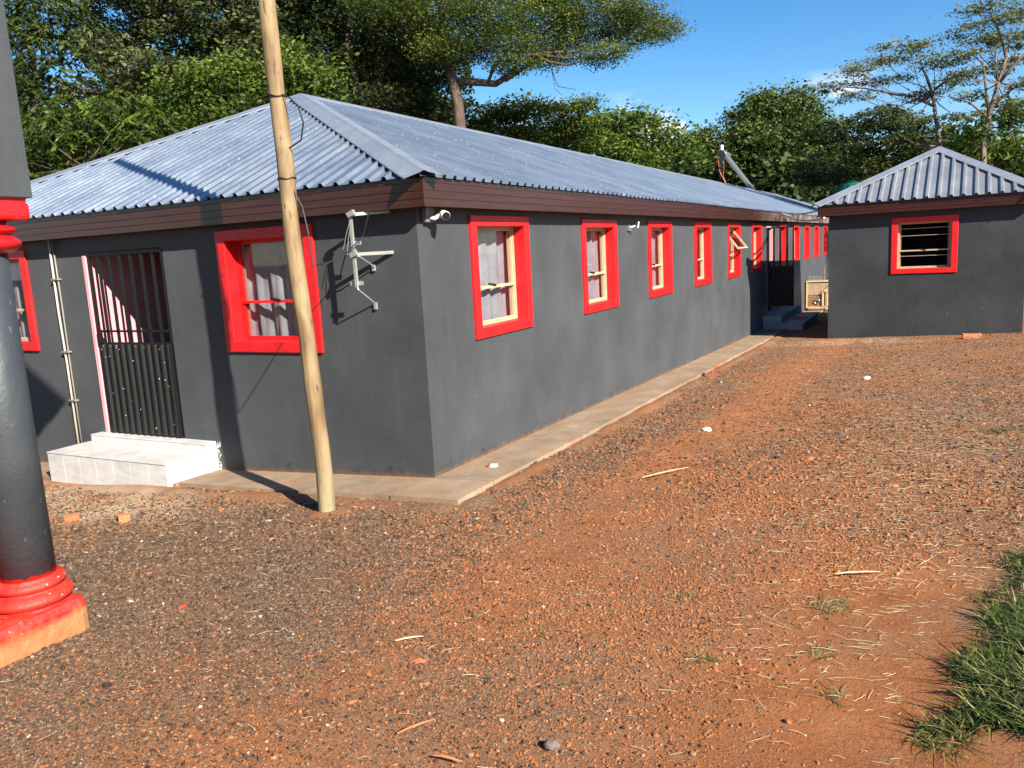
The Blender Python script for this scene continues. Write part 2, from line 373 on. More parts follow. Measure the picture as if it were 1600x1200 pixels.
# ------------------------------------------------------------------ ground
def G(x, y):
    return np.where(np.asarray(x) < 0, .05, .035) * np.clip(x, -12, 12) - .027 * np.clip(y, -12, 40)
def Gs(x, y): return float(G(x, y))
def lumps(x, y):
    return (.012 * np.sin(x * 2.1 + .7 * y) * np.sin(y * 1.7 - .4 * x + 1) + .004 * np.sin(x * 6.3 + 2 * np.sin(y * 3)) * np.sin(y * 5.1 + x)
            + .0015 * np.sin(x * 15 + 3 * np.sin(y * 7.)) * np.sin(y * 13.7 + 2 * np.sin(x * 9)))
def axis(lo, hi, step, far):
    a = np.arange(lo, hi + 1e-6, step); g = step * np.cumsum(1.35 ** np.arange(1, 40)); g = g[g < far]
    return np.concatenate([(lo - g)[::-1], a, hi + g])
def build_ground():
    xs = axis(-5.5, 7.0, .055, 900.); ys = axis(-6.5, 14.0, .07, 900.)
    X, Y = np.meshgrid(xs, ys, indexing='ij'); Z = G(X, Y)
    near = np.clip(1 - np.maximum(np.abs(X - 1) - 9, np.abs(Y - 3) - 14) / 4, 0, 1)
    keep = np.clip((np.maximum(X - .62, -Y - .62)) / .25, 0, 1)     # calm beside the apron
    Z = Z + lumps(X, Y) * near * (.25 + .75 * keep) - .012
    Z += .028 * np.exp(-((X + .37) ** 2 + (Y + 1.03) ** 2) / .012)
    edge_soil = .5 + .5 * np.sin(X * 3.1 + Y * 2.3) * np.sin(Y * 5.7 + 1.3 * np.sin(Y * 2.1))
    Z += .046 * edge_soil * (np.exp(-((X - .70) / .09) ** 2) * (Y > -.6) + np.exp(-((Y + .69) / .09) ** 2) * (X < .6))
    # the worn wheel track and the raised lawn edge
    Z += .05 * np.exp(-((X - 4.5) / .6) ** 2 - ((Y + 2.6) / 1.0) ** 2)
    v = np.stack([X, Y, Z], -1).reshape(-1, 3); nx, ny = X.shape
    i = np.arange(nx * ny).reshape(nx, ny)
    q = np.stack([i[:-1, :-1], i[1:, :-1], i[1:, 1:], i[:-1, 1:]], -1).reshape(-1, 4)
    me = np_mesh('ground', v, q); me.polygons.foreach_set('use_smooth', np.ones(len(q), bool))
    link('ground', me, mat=M['ground'], kind='structure', label='red earth yard strewn with grey gravel and straw')
def np_mesh(name, v, faces, tint=None):
    v = np.ascontiguousarray(v, np.float32); faces = np.ascontiguousarray(faces, np.int32); k = faces.shape[1]
    me = bpy.data.meshes.new(name); me.vertices.add(len(v)); me.vertices.foreach_set('co', v.ravel())
    me.loops.add(faces.size); me.loops.foreach_set('vertex_index', faces.ravel())
    me.polygons.add(len(faces)); me.polygons.foreach_set('loop_start', np.arange(len(faces), dtype=np.int32) * k)
    if tint is not None:
        a = me.attributes.new('tint', 'FLOAT', 'FACE'); a.data.foreach_set('value', np.ascontiguousarray(tint, np.float32))
    me.update(calc_edges=True); return me
build_ground()

def apron():
    a = MB(); w = .61; t = .035
    ys = [-.61, 0, 1.9, 4, 6.1, 8.2, 10.3, 12.4, 14.3, 20, 30, 62]
    edge = [(w + random.uniform(-.012, .02)) for _ in ys]; edge[0] = w
    for i in range(1, len(ys) - 1):
        y0, y1 = ys[i], ys[i + 1]
        g = .006
        p = [(-.05, y0 + g), (edge[i], y0 + g), (edge[i + 1], y1 - g), (-.05, y1 - g)]
        slab(a, p, t)
    slab(a, [(-.05, -.61), (w, -.61), (edge[1], -.006), (-.05, -.006)], t)
    link('concrete_apron', a.mesh('concrete_apron'), mat=M['concrete'], kind='structure', label='narrow stained concrete apron along the charcoal long wall')
    b = MB(); xs = [-.06, -1.5, -2.66, -4.6, -6.2, -8.4]
    for i in range(len(xs) - 1):
        slab(b, [(xs[i + 1] + .006, -.56 - .05 * (i == 0)), (xs[i], -.60), (xs[i], .05), (xs[i + 1] + .006, .05)], t - .004)
    link('concrete_apron', b.mesh('concrete_apron'), mat=M['concrete'], kind='structure', label='stained concrete apron in front of the tiled step')
def slab(mb, p, t):
    top = [(x, y, Gs(x, y) + t) for x, y in p]; bot = [(x, y, Gs(x, y) - .15) for x, y in p]
    mb.add(top + bot, [(0, 1, 2, 3), (7, 6, 5, 4), (4, 5, 1, 0), (5, 6, 2, 1), (6, 7, 3, 2), (7, 4, 0, 3)])
apron()

# ------------------------------------------------------------------ walls, windows
def wall_panel(mb, u0, u1, zb, zt, holes, th=.2, y0=0.):
    """local: x along wall, y into wall; holes (a,b,z0,z1)"""
    us = sorted({u0, u1, *[h[0] for h in holes], *[h[1] for h in holes]}); zs = sorted({zb, zt, *[h[2] for h in holes], *[h[3] for h in holes]})
    # extra columns keep the quads short
    us = sorted({*us, *[u0 + (u1 - u0) * i / max(1, int((u1 - u0) / 3)) for i in range(1, int((u1 - u0) / 3))]})
    for i in range(len(us) - 1):
        for j in range(len(zs) - 1):
            a, b, c, d = us[i], us[i + 1], zs[j], zs[j + 1]; mu, mz = (a + b) / 2, (c + d) / 2
            if any(h[0] < mu < h[1] and h[2] < mz < h[3] for h in holes): continue
            mb.add([(a, y0, c), (b, y0, c), (b, y0, d), (a, y0, d)], [(0, 1, 2, 3)])
            mb.add([(a, y0 + th, c), (b, y0 + th, c), (b, y0 + th, d), (a, y0 + th, d)], [(3, 2, 1, 0)])
    for a, b, c, d in holes:
        mb.add([(a, y0, c), (b, y0, c), (b, y0, d), (a, y0, d), (a, y0 + th, c), (b, y0 + th, c), (b, y0 + th, d), (a, y0 + th, d)],
               [(0, 4, 5, 1), (1, 5, 6, 2), (2, 6, 7, 3), (3, 7, 4, 0)])
    mb.add([(u0, y0, zb), (u0, y0, zt), (u0, y0 + th, zt), (u0, y0 + th, zb), (u1, y0, zb), (u1, y0, zt), (u1, y0 + th, zt), (u1, y0 + th, zb)],
           [(0, 1, 2, 3), (7, 6, 5, 4), (1, 5, 6, 2)])
WW, WH, BS, BT = 1.25, 1.19, .118, .105     # outer size of the red surround and its border
def hole_of(u, z, w=WW, h=WH): return (u + BS - .03, u + w - BS + .03, z + BT - .03, z + h - BT + .03)
MESH = {}
def shared(key, fn):
    if key not in MESH: MESH[key] = fn()
    return MESH[key]
def part(name, me, parent, mat, mw=None, label=None):
    return link(name, me, parent, mat, mw=mw, label=label)
def make_window(house, mw, style='plain', w=WW, h=WH, rec=.12, label=None):
    k = (w, h)
    def m_sur():
        b = MB(); b.ring(0, w, 0, h, BS, -.028, rec, bt=BT, bb=BT); return b.mesh('window')
    win = part('window', shared(('sur', k, rec), m_sur), house, M['red'], mw, label)
    if MESH.get(('bev', k)) is None: pass
    bv = win.modifiers.new('bevel', 'BEVEL'); bv.width = .008; bv.segments = 2; bv.limit_method = 'ANGLE'
    fm = {'red': M['red']}.get(style, M['cream'])
    x0, x1, z0, z1 = BS, w - BS, BT, h - BT
    zb = z0 + (z1 - z0) * .385
    def m_frame():
        b = MB(); b.ring(x0 - .004, x1 + .004, z0 - .004, z1 + .004, .026, rec - .010, rec + .032, bb=.022, bt=.022)
        return b.mesh('frame')
    part('frame', shared(('frame', k, rec, style == 'red'), m_frame), win, M['cream'] if style != 'red' else M['red'])
    part('sash', shared(('sash', k, rec, style == 'red'), lambda: MB().ring(x0 + .024, x1 - .024, z0 + .020, z1 - .020, .020, rec + .002, rec + .031).mesh('sash')), win, M['cream'] if style != 'red' else M['red'])
    part('glazing_bar', shared(('bar', k, rec, fm.name), lambda: MB().bar((x0 + .03, rec + .012, zb), (x1 - .03, rec + .012, zb), .05, .028).mesh('glazing_bar')), win, fm)
    def m_inner():
        return MB().box(0, .035, rec + .034, .165, z0 + .02, z1 - .02).mesh('jamb')
    for jx in (x1 - .07, x0 + .03): part('jamb', shared(('jamb', k, rec), m_inner), win, M['cream'] if style == 'red' else M['pinkish'], Matrix.Translation((jx, 0, 0)))
    def m_pane(a, c): return lambda: MB().box(x0 + .040, x1 - .040, rec + .026, rec + .030, a, c).mesh('pane')
    part('pane', shared(('pane_lo', k, rec), m_pane(z0 + .02, zb - .018)), win, M['glass'])
    if style == 'open':
        # top sash swung out on its head hinge
        zt = z1 - .04; hh = zt - zb - .02; wd = x1 - x0 - .10
        def m_sash():
            b = MB(); b.ring(0, wd, -hh, 0, .035, -.02, .02); return b.mesh('sash')
        ms = Matrix.Translation((x0 + .05, rec + .01, zt)) @ Matrix.Rotation(R(-38), 4, 'X')
        s = part('sash', m_sash(), win, M['cream'], ms, 'cream top sash swung open')
        # a pane is a piece of the window beside its sash
        part('pane', MB().box(.03, wd - .03, -.002, .002, -hh + .03, -.03).mesh('pane'), win, M['glass'], ms)
        part('stay', MB().tube([(x0 + .1, rec, zb + .03), (x0 + .1, rec - .35, zb + .14)], .008, 6).mesh('stay'), win, M['black_gate'])
    else:
        part('pane', shared(('pane_hi', k, rec), m_pane(zb + .018, z1 - .03)), win, M['glass'])
        part('handle', shared(('handle', k, rec), lambda: MB().bar((w * .42, rec - .01, zb + .03), (w * .53, rec - .02, zb + .012), .012, .02).mesh('handle')), win, M['black_gate'])
    return win
def make_curtain(mw, label, cover=(.0, 1.0), seed=0, w=WW, h=WH, group=None):
    r = random.Random(seed); x0 = BS + .03 + (w - 2 * BS - .06) * cover[0]; x1 = BS + .03 + (w - 2 * BS - .06) * cover[1]
    n = 60; vs = []; fs = []; rows = 9
    ph = r.uniform(0, 6); fr = r.uniform(26, 34)
    for j in range(rows):
        tz = j / (rows - 1); z = h - .03 - tz * (h - .02)
        for i in range(n):
            s = i / (n - 1); x = x0 + (x1 - x0) * (s + .02 * math.sin(5 * tz + seed) * s)
            y = .228 + .024 * math.sin(fr * x + ph + 1.1 * math.sin(2.2 * tz + 3 * x)) + .009 * math.sin(2.3 * fr * x + 2 * ph + 2 * tz)
            vs.append((x, y, z))
    for j in range(rows - 1):
        for i in range(n - 1): fs.append((j * n + i, (j + 1) * n + i, (j + 1) * n + i + 1, j * n + i + 1))
    b = MB().add(vs, fs); o = link('curtain', b.mesh('curtain', True), mat=M['satin'], label=label, cat='curtain', group=group)
    o.matrix_world = mw
    md = o.modifiers.new('thick', 'SOLIDIFY'); md.thickness = .003
    return o

# ------------------------------------------------------------------ corrugated roofs
def ibr(u0, u1, pitch, rise):
    pts = []; k0 = math.floor(u0 / pitch) - 1
    for k in range(k0, int(u1 / pitch) + 2):
        for f, z in ((0, 0), (.60, 0), (.68, rise), (.88, rise), (.96, 0)):
            pts.append((k * pitch + f * pitch, z))
    def zi(u):
        for (a, za), (b, zb) in zip(pts, pts[1:]):
            if a <= u <= b: return za + (zb - za) * (u - a) / (b - a)
        return 0
    return [(u0, zi(u0))] + [p for p in pts if u0 + 1e-4 < p[0] < u1 - 1e-4] + [(u1, zi(u1))]
def roof_slope(house, O, U, V, width, vmax, mat, pitch=.17, rise=.030, cover=.68, over=.012, breaks=()):
    """sheets laid side by side from the eave corner O along U, running up V"""
    O = Vector(O); U = Vector(U).normalized(); V = Vector(V).normalized(); Nn = U.cross(V).normalized()
    n = int(math.ceil(width / cover))
    for i in range(n):
        a = i * cover; b = min(width, (i + 1) * cover)
        cols = [a] + [x for x in breaks if a < x < b] + [b]
        prof = ibr(a, b, pitch, rise); prof = sorted(prof + [(x, next(z for (u, z) in [min(prof, key=lambda q: abs(q[0] - x))])) for x in breaks if a < x < b])
        off = random.uniform(.0, .006); ext = over + random.uniform(-.008, .008); vs = []; fs = []
        for u, z in prof:
            p = O + U * u + Nn * (z + off)
            vs += [p - V * ext, p + V * max(.0, vmax(u) - .01)]
        for k in range(len(prof) - 1): fs.append((2 * k, 2 * k + 2, 2 * k + 3, 2 * k + 1))
        MB().add(vs, fs).build('roof_sheet', mat, house)
def ridge_cap(house, pts, nrm_l, nrm_r, wl, wr, lift, mat, wid=.17):
    """a folded strip along pts; wl / wr point down each slope from the ridge"""
    b = MB(); vs = []
    wl = Vector(wl).normalized(); wr = Vector(wr).normalized(); nl = Vector(nrm_l); nr = Vector(nrm_r); up = (nl + nr).normalized()
    for p in pts:
        p = Vector(p); c = p + up * (lift + .012)
        vs += [p + wl * wid + nl * (lift - .012), p + wl * (wid - .004) + nl * lift, p + wl * .02 + nl * (lift + .004), c,
               p + wr * .02 + nr * (lift + .004), p + wr * (wid - .004) + nr * lift, p + wr * wid + nr * (lift - .012)]
    fs = []
    for i in range(len(pts) - 1):
        for k in range(6): fs.append((i * 7 + k, i * 7 + k + 1, (i + 1) * 7 + k + 1, (i + 1) * 7 + k))
    return b.add(vs, fs).build('ridge_cap', mat, house)
def fascia_mesh(L_, h=.21, t=.022):
    """grooved board, local x along, front face at y=0, top at z=h"""
    prof = [(0, 0), (0, h * .24), (.005, h * .25), (.005, h * .275), (0, h * .285), (0, h * .52), (.005, h * .53), (.005, h * .555), (0, h * .565),
            (0, h * .8), (.005, h * .81), (.005, h * .835), (0, h * .845), (0, h), (t, h), (t, 0)]
    n = len(prof); segs = max(1, int(L_ / 1.0)); vs = []; fs = []
    for i in range(segs + 1):
        x = L_ * i / segs; bow = random.uniform(-.002, .004) if 0 < i < segs else 0
        vs += [(x, y - bow, z) for y, z in prof]
    for i in range(segs):
        for k in range(n):
            l = (k + 1) % n; fs.append((i * n + k, i * n + l, (i + 1) * n + l, (i + 1) * n + k)[::-1])
    fs.append(tuple(range(n))); fs.append(tuple(segs * n + k for k in range(n))[::-1])
    return MB().add(vs, fs).mesh('fascia_board')

# ------------------------------------------------------------------ the long house
house = thing('house', 'long low charcoal house with red window surrounds and blue-grey corrugated roof', 'house')
LEN = 60.0; XL = -8.05
FR = frame((XL, 0, 0), (1, 0, 0), (0, 1, 0))          # front wall, u = x - XL
LG = frame((0, 0, 0), (0, 1, 0), (-1, 0, 0))          # long wall, u = y
fz, lz = 1.155, 1.155
front_win = [(-2.375 - XL, 1.15, 1.235, 1.20), (-6.72 - XL, 1.13, 1.25, 1.19)]
long_win = [.87, 3.63, 6.29, 9.03, 11.75, 14.34, 18.27, 20.9, 23.35, 25.93, 28.6, 31.2, 33.8]
DOOR_U = (-4.44 - XL, -3.17 - XL); DOOR_Z = (.19, 2.235)
b = MB(); wall_panel(b, 0, -XL, -1.2, 2.5, [hole_of(u, z, w, h) for u, z, w, h in front_win] + [(DOOR_U[0], DOOR_U[1], DOOR_Z[0], DOOR_Z[1])])
b.build('wall', M['wall'], house, mw=FR)
BD = (16.36, 17.16)
b = MB(); wall_panel(b, .2, LEN, -3.2, 2.5, [hole_of(u, lz) for u in long_win] + [(BD[0], BD[1], -.02, 2.24)])
b.add([(0, 0, -1.2), (.2, 0, -1.2), (.2, 0, 2.5), (0, 0, 2.5)], [(0, 1, 2, 3)])
b.build('wall', M['wall'], house, mw=LG)
b = MB(); b.box(XL, XL + .2, .2, LEN, -3, 2.5); b.box(XL, 0, LEN, LEN + .2, -3, 2.5); b.build('wall', M['wall'], house)
b = MB(); b.box(XL + .02, -.02, .02, LEN, 2.46, 2.50); b.build('ceiling', M['dark'], house)
b = MB(); b.box(XL + .2, -.2, .2, LEN, .0, .05); b.box(-3.6, -3.5, 2.2, LEN - .5, .05, 2.46); b.build('floor', M['dark'], house)
# windows
make_window(house, FR @ Matrix.Translation((front_win[0][0], 0, 1.15)), 'red', 1.235, 1.20, rec=.125)
make_window(house, FR @ Matrix.Translation((front_win[1][0], 0, 1.13)), 'plain', 1.25, 1.19)
for i, u in enumerate(long_win):
    make_window(house, LG @ Matrix.Translation((u, 0, lz + (.012 if i == 0 else 0))), 'open' if i == 4 else 'plain',
                label='red framed window with its top sash propped open' if i == 4 else None)
make_curtain(FR @ Matrix.Translation((front_win[0][0], 0, 1.15)), 'grey satin curtain in the red window behind the timber pole', (-.03, .86), 3)
make_curtain(FR @ Matrix.Translation((front_win[1][0], 0, 1.13)), 'grey satin curtain in the window half hidden by the red-based pillar', (.1, 1.0), 5)
where = ['nearest the house corner', 'second from the house corner', 'third from the house corner', 'fourth from the house corner']
for i in range(4):
    make_curtain(LG @ Matrix.Translation((long_win[i], 0, lz)), 'silver grey satin curtain in the long-wall window ' + where[i], (-.03, 1.03), 11 + i)

# roof
EZ, EF, EL_ = 2.640, .168, .208
XE = XL - .25
AX = (XE + EL_) / 2; AY = 3.36; AZ = 4.29
rF = AY + EF; sF = (AZ - EZ); hF = math.hypot(rF, sF); VF = Vector((0, rF, sF)).normalized()
wF = EL_ - XE
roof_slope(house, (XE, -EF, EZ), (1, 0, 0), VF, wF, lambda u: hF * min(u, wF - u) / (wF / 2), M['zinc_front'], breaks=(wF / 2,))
rS = EL_ - AX; hS = math.hypot(rS, sF); VS = Vector((-rS, 0, sF)).normalized()
wS = LEN + .4 + EF
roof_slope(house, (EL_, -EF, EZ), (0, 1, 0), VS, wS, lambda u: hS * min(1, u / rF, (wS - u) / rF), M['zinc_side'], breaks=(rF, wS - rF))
NF = Vector((1, 0, 0)).cross(VF).normalized(); NS = Vector((0, 1, 0)).cross(VS).normalized()
A = Vector((AX, AY, AZ)); B = Vector((AX, LEN + .4 - rF, AZ)); c1 = Vector((EL_, -EF, EZ)); c0 = Vector((XE, -EF, EZ))
c2 = Vector((EL_, LEN + .4, EZ)); c3 = Vector((XE, LEN + .4, EZ))
MB().add([c0, A, B, c3], [(0, 1, 2, 3)]).build('roof_sheet', M['zinc_side'], house)
MB().add([c2, c3, B], [(0, 1, 2)]).build('roof_sheet', M['zinc_side'], house)
NB = Vector((-NS.x, 0, NS.z)); VB = Vector((-VS.x, 0, VS.z))
def hip(a, c, nl, nr, out, lift, mat, wid=.17, hs=house, e0=.0, e1=.03):
    d = (c - a).normalized(); wl = nl.cross(d).normalized(); wr = nr.cross(d).normalized()
    # each wing lies in its own slope, pointing away from the hip
    if wl.dot(wr) > 0: pass
    if wl.dot(nr) > 0: wl = -wl
    if wr.dot(nl) > 0: wr = -wr
    k = max(2, int((c - a).length / 1.8)); pts = [a - d * e0 + (c - a + d * (e0 + e1)) * (i / k) for i in range(k + 1)]
    ridge_cap(hs, pts, nl, nr, wl, wr, lift, mat, wid)
hip(A, c1, NF, NS, 0, .042, M['cap'], .165)
hip(A, c0, NF, NB, 0, .042, M['cap'], .17)
hip(B, A, NS, NB, 0, .042, M['cap'], .17)
# fascia boards
FZ = 2.40
def fascia_run(hs, p0, p1, mat, seg=3.9, h=.236, inward=None):
    p0 = Vector(p0); p1 = Vector(p1); d = (p1 - p0); Lr = d.length; d.normalize(); k = max(1, round(Lr / seg))
    for i in range(k):
        a = p0 + d * (Lr * i / k + .0015); o = link('fascia_board', fascia_mesh(Lr / k - .003, h), hs, mat)
        inn = Vector((-d.y, d.x, 0)); a = a + Vector((0, 0, random.uniform(-.003, .003)))
        o.matrix_local = frame(a, d, inn)
fascia_run(house, (XE + .06, -.15, FZ), (.19 - .024, -.15, FZ), M['fascia'])
fascia_run(house, (.19, -.15, FZ), (.19, LEN, FZ), M['fascia'])
b = MB(); b.box(XL - .1, .166, -.126, .0, FZ + .02, FZ + .03); b.box(0., .166, 0.002, LEN, FZ + .02, FZ + .03); b.build('soffit', M['soffit'], house)

# front doorway: pink passage behind a barred gate
DX0, DX1 = -4.44, -3.17
for x0_, x1_ in ((DX0 - .03, DX0 + .002), (DX1 - .002, DX1 + .03)):
    MB().box(x0_, x1_, .201, 1.6, .1, 2.46).build('passage_wall', M['pink'], house)
for x0_, x1_ in ((DX0, DX0 + .02), (DX1 - .02, DX1)):
    MB().box(x0_, x1_, .02, .2, .19, 2.235).build('door_lining', M['pink'], house)
b = MB(); b.box(DX0 - .02, DX1 + .02, 1.6, 1.64, .1, 2.46); b.build('passage_wall', M['pink'], house)
b = MB(); b.box(DX0 - .02, DX1 + .02, .2, 1.6, 2.30, 2.34); b.build('passage_ceiling', M['dark'], house)
b = MB(); b.box(DX0, DX1, .0, 1.6, .12, .188); b.build('passage_floor', M['tile'], house)
dr = MB().box(DX0 + .50, DX1 - .02, 1.54, 1.58, .2, 2.2).build('door', M['brown_ply'], house)
MB().box(DX0 + .52, DX1 - .25, 1.50, 1.53, .95, 1.42).build('door_panel', M['white_paint'], dr)
MB().bar((DX0 + .55, 1.48, 1.46), (DX1 - .1, 1.48, 1.46), .03, .05).build('door_rail', M['brown_ply'], dr)
b = MB(); b.box(DX0 - .012, DX0 + .032, -.015, .05, .2, 2.2); b.build('door_frame', M['pink'], house)
def gate(parent, mw, w, z0, z1, zm, bars, rib=.105, bw=.036):
    """barred security gate: bars above, ribbed sheet below; local x across, y in"""
    g = link('security_gate', MB().ring(0, w, z0, z1, .032, 0, .032).mesh('security_gate'), parent, M['black_gate'], mw=mw)
    for i in range(bars):
        x = w * (i + 1) / (bars + 1)
        MB().bar((x, .016, zm), (x, .016, z1 - .03), bw, .016, up=(0, 1, 0)).build('bar', M['black_gate'], g)
    MB().bar((.03, .018, zm + .14), (w - .03, .018, zm + .14), .02, .022).build('rail', M['black_gate'], g)
    MB().bar((.03, .018, zm), (w - .03, .018, zm), .03, .034).build('rail', M['black_gate'], g)
    prof = []; x = .02
    while x < w - .02:
        prof += [(x, -.006), (min(x + rib * .5, w - .02), -.006), (min(x + rib * .6, w - .02), -.034), (min(x + rib * .9, w - .02), -.034)]; x += rib
    vs = []; fs = []
    for px_, py_ in prof: vs += [(px_, py_, z0 + .02), (px_, py_, zm)]
    for k in range(len(prof) - 1): fs.append((2 * k, 2 * k + 2, 2 * k + 3, 2 * k + 1))
    sh = MB().add(vs, fs).build('sheet_panel', M['black_gate'], g)
    md = sh.modifiers.new('thick', 'SOLIDIFY'); md.thickness = .002
    sp = MB()
    for k in range(26):
        xx = random.uniform(.05, w - .05); zz = random.choice([random.uniform(z0 + .05, zm - .02), random.uniform(z0 + .05, zm - .02), zm - random.uniform(0, .06)]); s_ = random.uniform(.0012, .004)
        sp.box(xx - s_, xx + s_, -.039, -.034, zz - s_, zz + s_)
    sp.build('paint_chips', M['cut_white'], sh)
    MB().bar((.08, -.02, zm + .02), (.08, -.02, zm + .16), .05, .03).build('lock', M['black_gate'], g)
    return g
gate(house, frame((DX0 + .05, .0, 0), (1, 0, 0), (0, 1, 0)), DX1 - DX0 - .06, .20, 2.22, 1.22, 6)
# side doorway far along the long wall with its gate standing open
b = MB(); b.ring(BD[0] - .04, BD[1] + .04, -.05, 2.27, .05, -.012, .07); b.build('door_frame', M['pink'], house, mw=LG)
gate(house, frame((.02, 16.30, 0), (1, 0, 0), (0, 1, 0)), .67, .18, 2.24, 1.21, 3, bw=.05)

# pale tiled step before the front door
step = thing('door_step', 'low step of pale marbled tiles before the black barred gate', 'step', (-3.6, -.4, Gs(-3.6, -.4)))
def s_part(mb, name, mat, **k):
    o = mb.build(name, mat, step, **k); o.matrix_local = Matrix.Translation(-Vector(step.location)); return o
SX0, SX1, SY0, SY1, SZ = -4.57, -2.70, -.655, -.145, .122
s_part(MB().box(SX0 + .01, SX1 - .01, SY0 + .01, -.001, -.35, SZ - .01), 'core', M['grout'])
s_part(MB().box(SX0 + .03, SX1 - .01, SY1 + .008, -.001, SZ - .01, .192), 'core', M['grout'])
def tile(x0, x1, y0, y1, z0, z1): s_part(MB().box(x0, x1, y0, y1, z0, z1), 'tile', M['tile'], bevel=.0015)
xs = np.linspace(SX0, SX1, 8)
for i in range(7): tile(xs[i] + .002, xs[i + 1] - .002, SY0, SY0 + .01, -.30, SZ - .012)
xt = np.linspace(SX0 - .004, SX1 + .004, 4)
for i in range(3):
    tile(xt[i] + .002, xt[i + 1] - .002, SY0 - .006, SY1 + .006, SZ - .01, SZ)
for i in range(2):
    y0 = SY0 + .012 + i * .32; tile(SX1 - .01, SX1, y0 + .002, min(y0 + .318, -.004), -.30, SZ - .012); tile(SX0, SX0 + .01, y0 + .002, min(y0 + .318, -.004), -.30, SZ - .012)
xs = np.linspace(SX0 + .03, SX1 - .01, 6)
for i in range(5): tile(xs[i] + .002, xs[i + 1] - .002, SY1, SY1 + .008, SZ + .001, .19)
for i in range(5): tile(xs[i] + .002, xs[i + 1] - .002, SY1 - .004, -.003, .192, .202)
# ragged plaster smears where the tiles meet the wall
sm = MB()
for k in range(70):
    t = random.random(); x = SX1 + abs(random.gauss(0, .025)); z = random.uniform(-.12, .21)
    r_ = random.uniform(.003, .014); a0 = random.uniform(0, 6); yy = -.0012 - .00002 * k
    pg_ = [(x + r_ * random.uniform(.4, 1.3) * math.cos(a0 + q * .9), yy, z + r_ * random.uniform(.3, 1.2) * math.sin(a0 + q * .9)) for q in range(7)]
    sm.add(pg_, [tuple(range(7))])
s_part(sm, 'mortar_smear', M['cut_white'], kind='stuff')

# pair of pipes up the front wall
dp = thing('wall_pipes', 'pair of thin cream and grey pipes running up the charcoal front wall', 'pipe', (-4.94, -.03, Gs(-4.94, 0)))
def rel(o, t): o.matrix_local = Matrix.Translation(-Vector(t.location)); return o
rel(MB().tube([(-4.965, -.028, -.25), (-4.96, -.028, 1.0), (-4.975, -.03, 1.6), (-4.97, -.028, 2.41)], .012, 10).build('pipe', M['conduit'], dp, True), dp)
rel(MB().tube([(-4.905, -.024, -.25), (-4.91, -.024, 1.0), (-4.905, -.024, 1.7), (-4.915, -.024, 2.41)], .009, 10).build('pipe', M['conduit_grey'], dp, True), dp)
b = MB()
for z in (.55, 1.12, 1.95): b.box(-5.0, -4.88, -.05, -.002, z, z + .018)
rel(b.build('clip', M['conduit_grey'], dp), dp)

# ------------------------------------------------------------------ outbuilding
hut = thing('outbuilding', 'small charcoal outbuilding with one red window and grey hipped roof', 'building')
P0 = Vector((1.87, 13.19, 0)); ang = R(-2.0); U0 = Vector((math.cos(ang), math.sin(ang), 0)); S0 = Vector((.05, 1, 0)).normalized()
HW, HD = 3.66, 8.0
P1 = P0 + U0 * HW; HF = frame(P0, U0, (-U0.y, U0.x, 0))
hw_u, hw_z, hw_w, hw_h = 1.24, 1.078, 1.235, 1.165
b = MB(); wall_panel(b, 0, HW, -1.3, 2.42, [hole_of(hw_u, hw_z, hw_w, hw_h)]); b.build('wall', M['hut_wall'], hut, mw=HF)
def wall_quad(mb, a, c, th=.2, zb=-1.6, zt=2.42):
    a = Vector(a); c = Vector(c); d = (c - a).normalized(); n_ = Vector((-d.y, d.x, 0)) * th
    v = [a, c, c + n_, a + n_]; mb.add([(q.x, q.y, zb) for q in v] + [(q.x, q.y, zt) for q in v],
        [(0, 3, 2, 1), (4, 5, 6, 7), (0, 1, 5, 4), (1, 2, 6, 5), (2, 3, 7, 6), (3, 0, 4, 7)])
P2 = P1 + S0 * 6.9; P3 = P0 + S0 * HD; inn = S0 * .21
b = MB(); wall_quad(b, P1 + inn, P2); wall_quad(b, P2, P3); wall_quad(b, P3, P0 + inn); b.build('wall', M['hut_wall'], hut)
b = MB(); b.add([(q.x, q.y, z) for z in (2.36, 2.40) for q in (P0 + S0 * .05, P1 + S0 * .05, P2, P3)], [(0, 1, 2, 3), (4, 5, 6, 7)]); b.build('ceiling', M['dark'], hut)
win = make_window(hut, HF @ Matrix.Translation((hw_u, 0, hw_z)), 'plain', hw_w, hw_h, rec=.10)
for z in (.36, .78, .93):
    MB().tube([(BS + .05, .10, z), (hw_w - BS - .05, .10, z)], .007, 6).build('burglar_bar', M['alu'], win)
OV = .235
E0 = P0 - U0 * OV - S0 * OV; E1 = P1 + U0 * OV - S0 * OV; E2 = P2 + U0 * OV + S0 * OV; E3 = P3 - U0 * OV + S0 * OV
for e in (E0, E1, E2, E3): e.z = 2.60
HA = Vector((3.962, 14.95, 3.712)); HB = HA + S0 * 3.0
nF = U0.cross((HA - E0)).normalized(); vF = nF.cross(U0).normalized()
wH = (E1 - E0).length; ua = (HA - E0).dot(U0); va = (HA - E0).dot(vF)
roof_slope(hut, E0, U0, vF, wH, lambda u: va * min(u / ua, (wH - u) / (wH - ua)), M['zinc_hut'], pitch=.218, rise=.045, cover=.872, breaks=(ua,))
MB().add([E0, HA, HB, E3], [(0, 3, 2, 1)]).build('roof_sheet', M['zinc_hut'], hut)
MB().add([E1, HA, HB, E2], [(0, 1, 2, 3)]).build('roof_sheet', M['zinc_hut'], hut)
MB().add([E2, E3, HB], [(0, 1, 2)]).build('roof_sheet', M['zinc_hut'], hut)
nL = (HA - E0).cross(S0).normalized(); nL = nL if nL.z > 0 else -nL
nR = (HA - E1).cross(S0).normalized(); nR = nR if nR.z > 0 else -nR
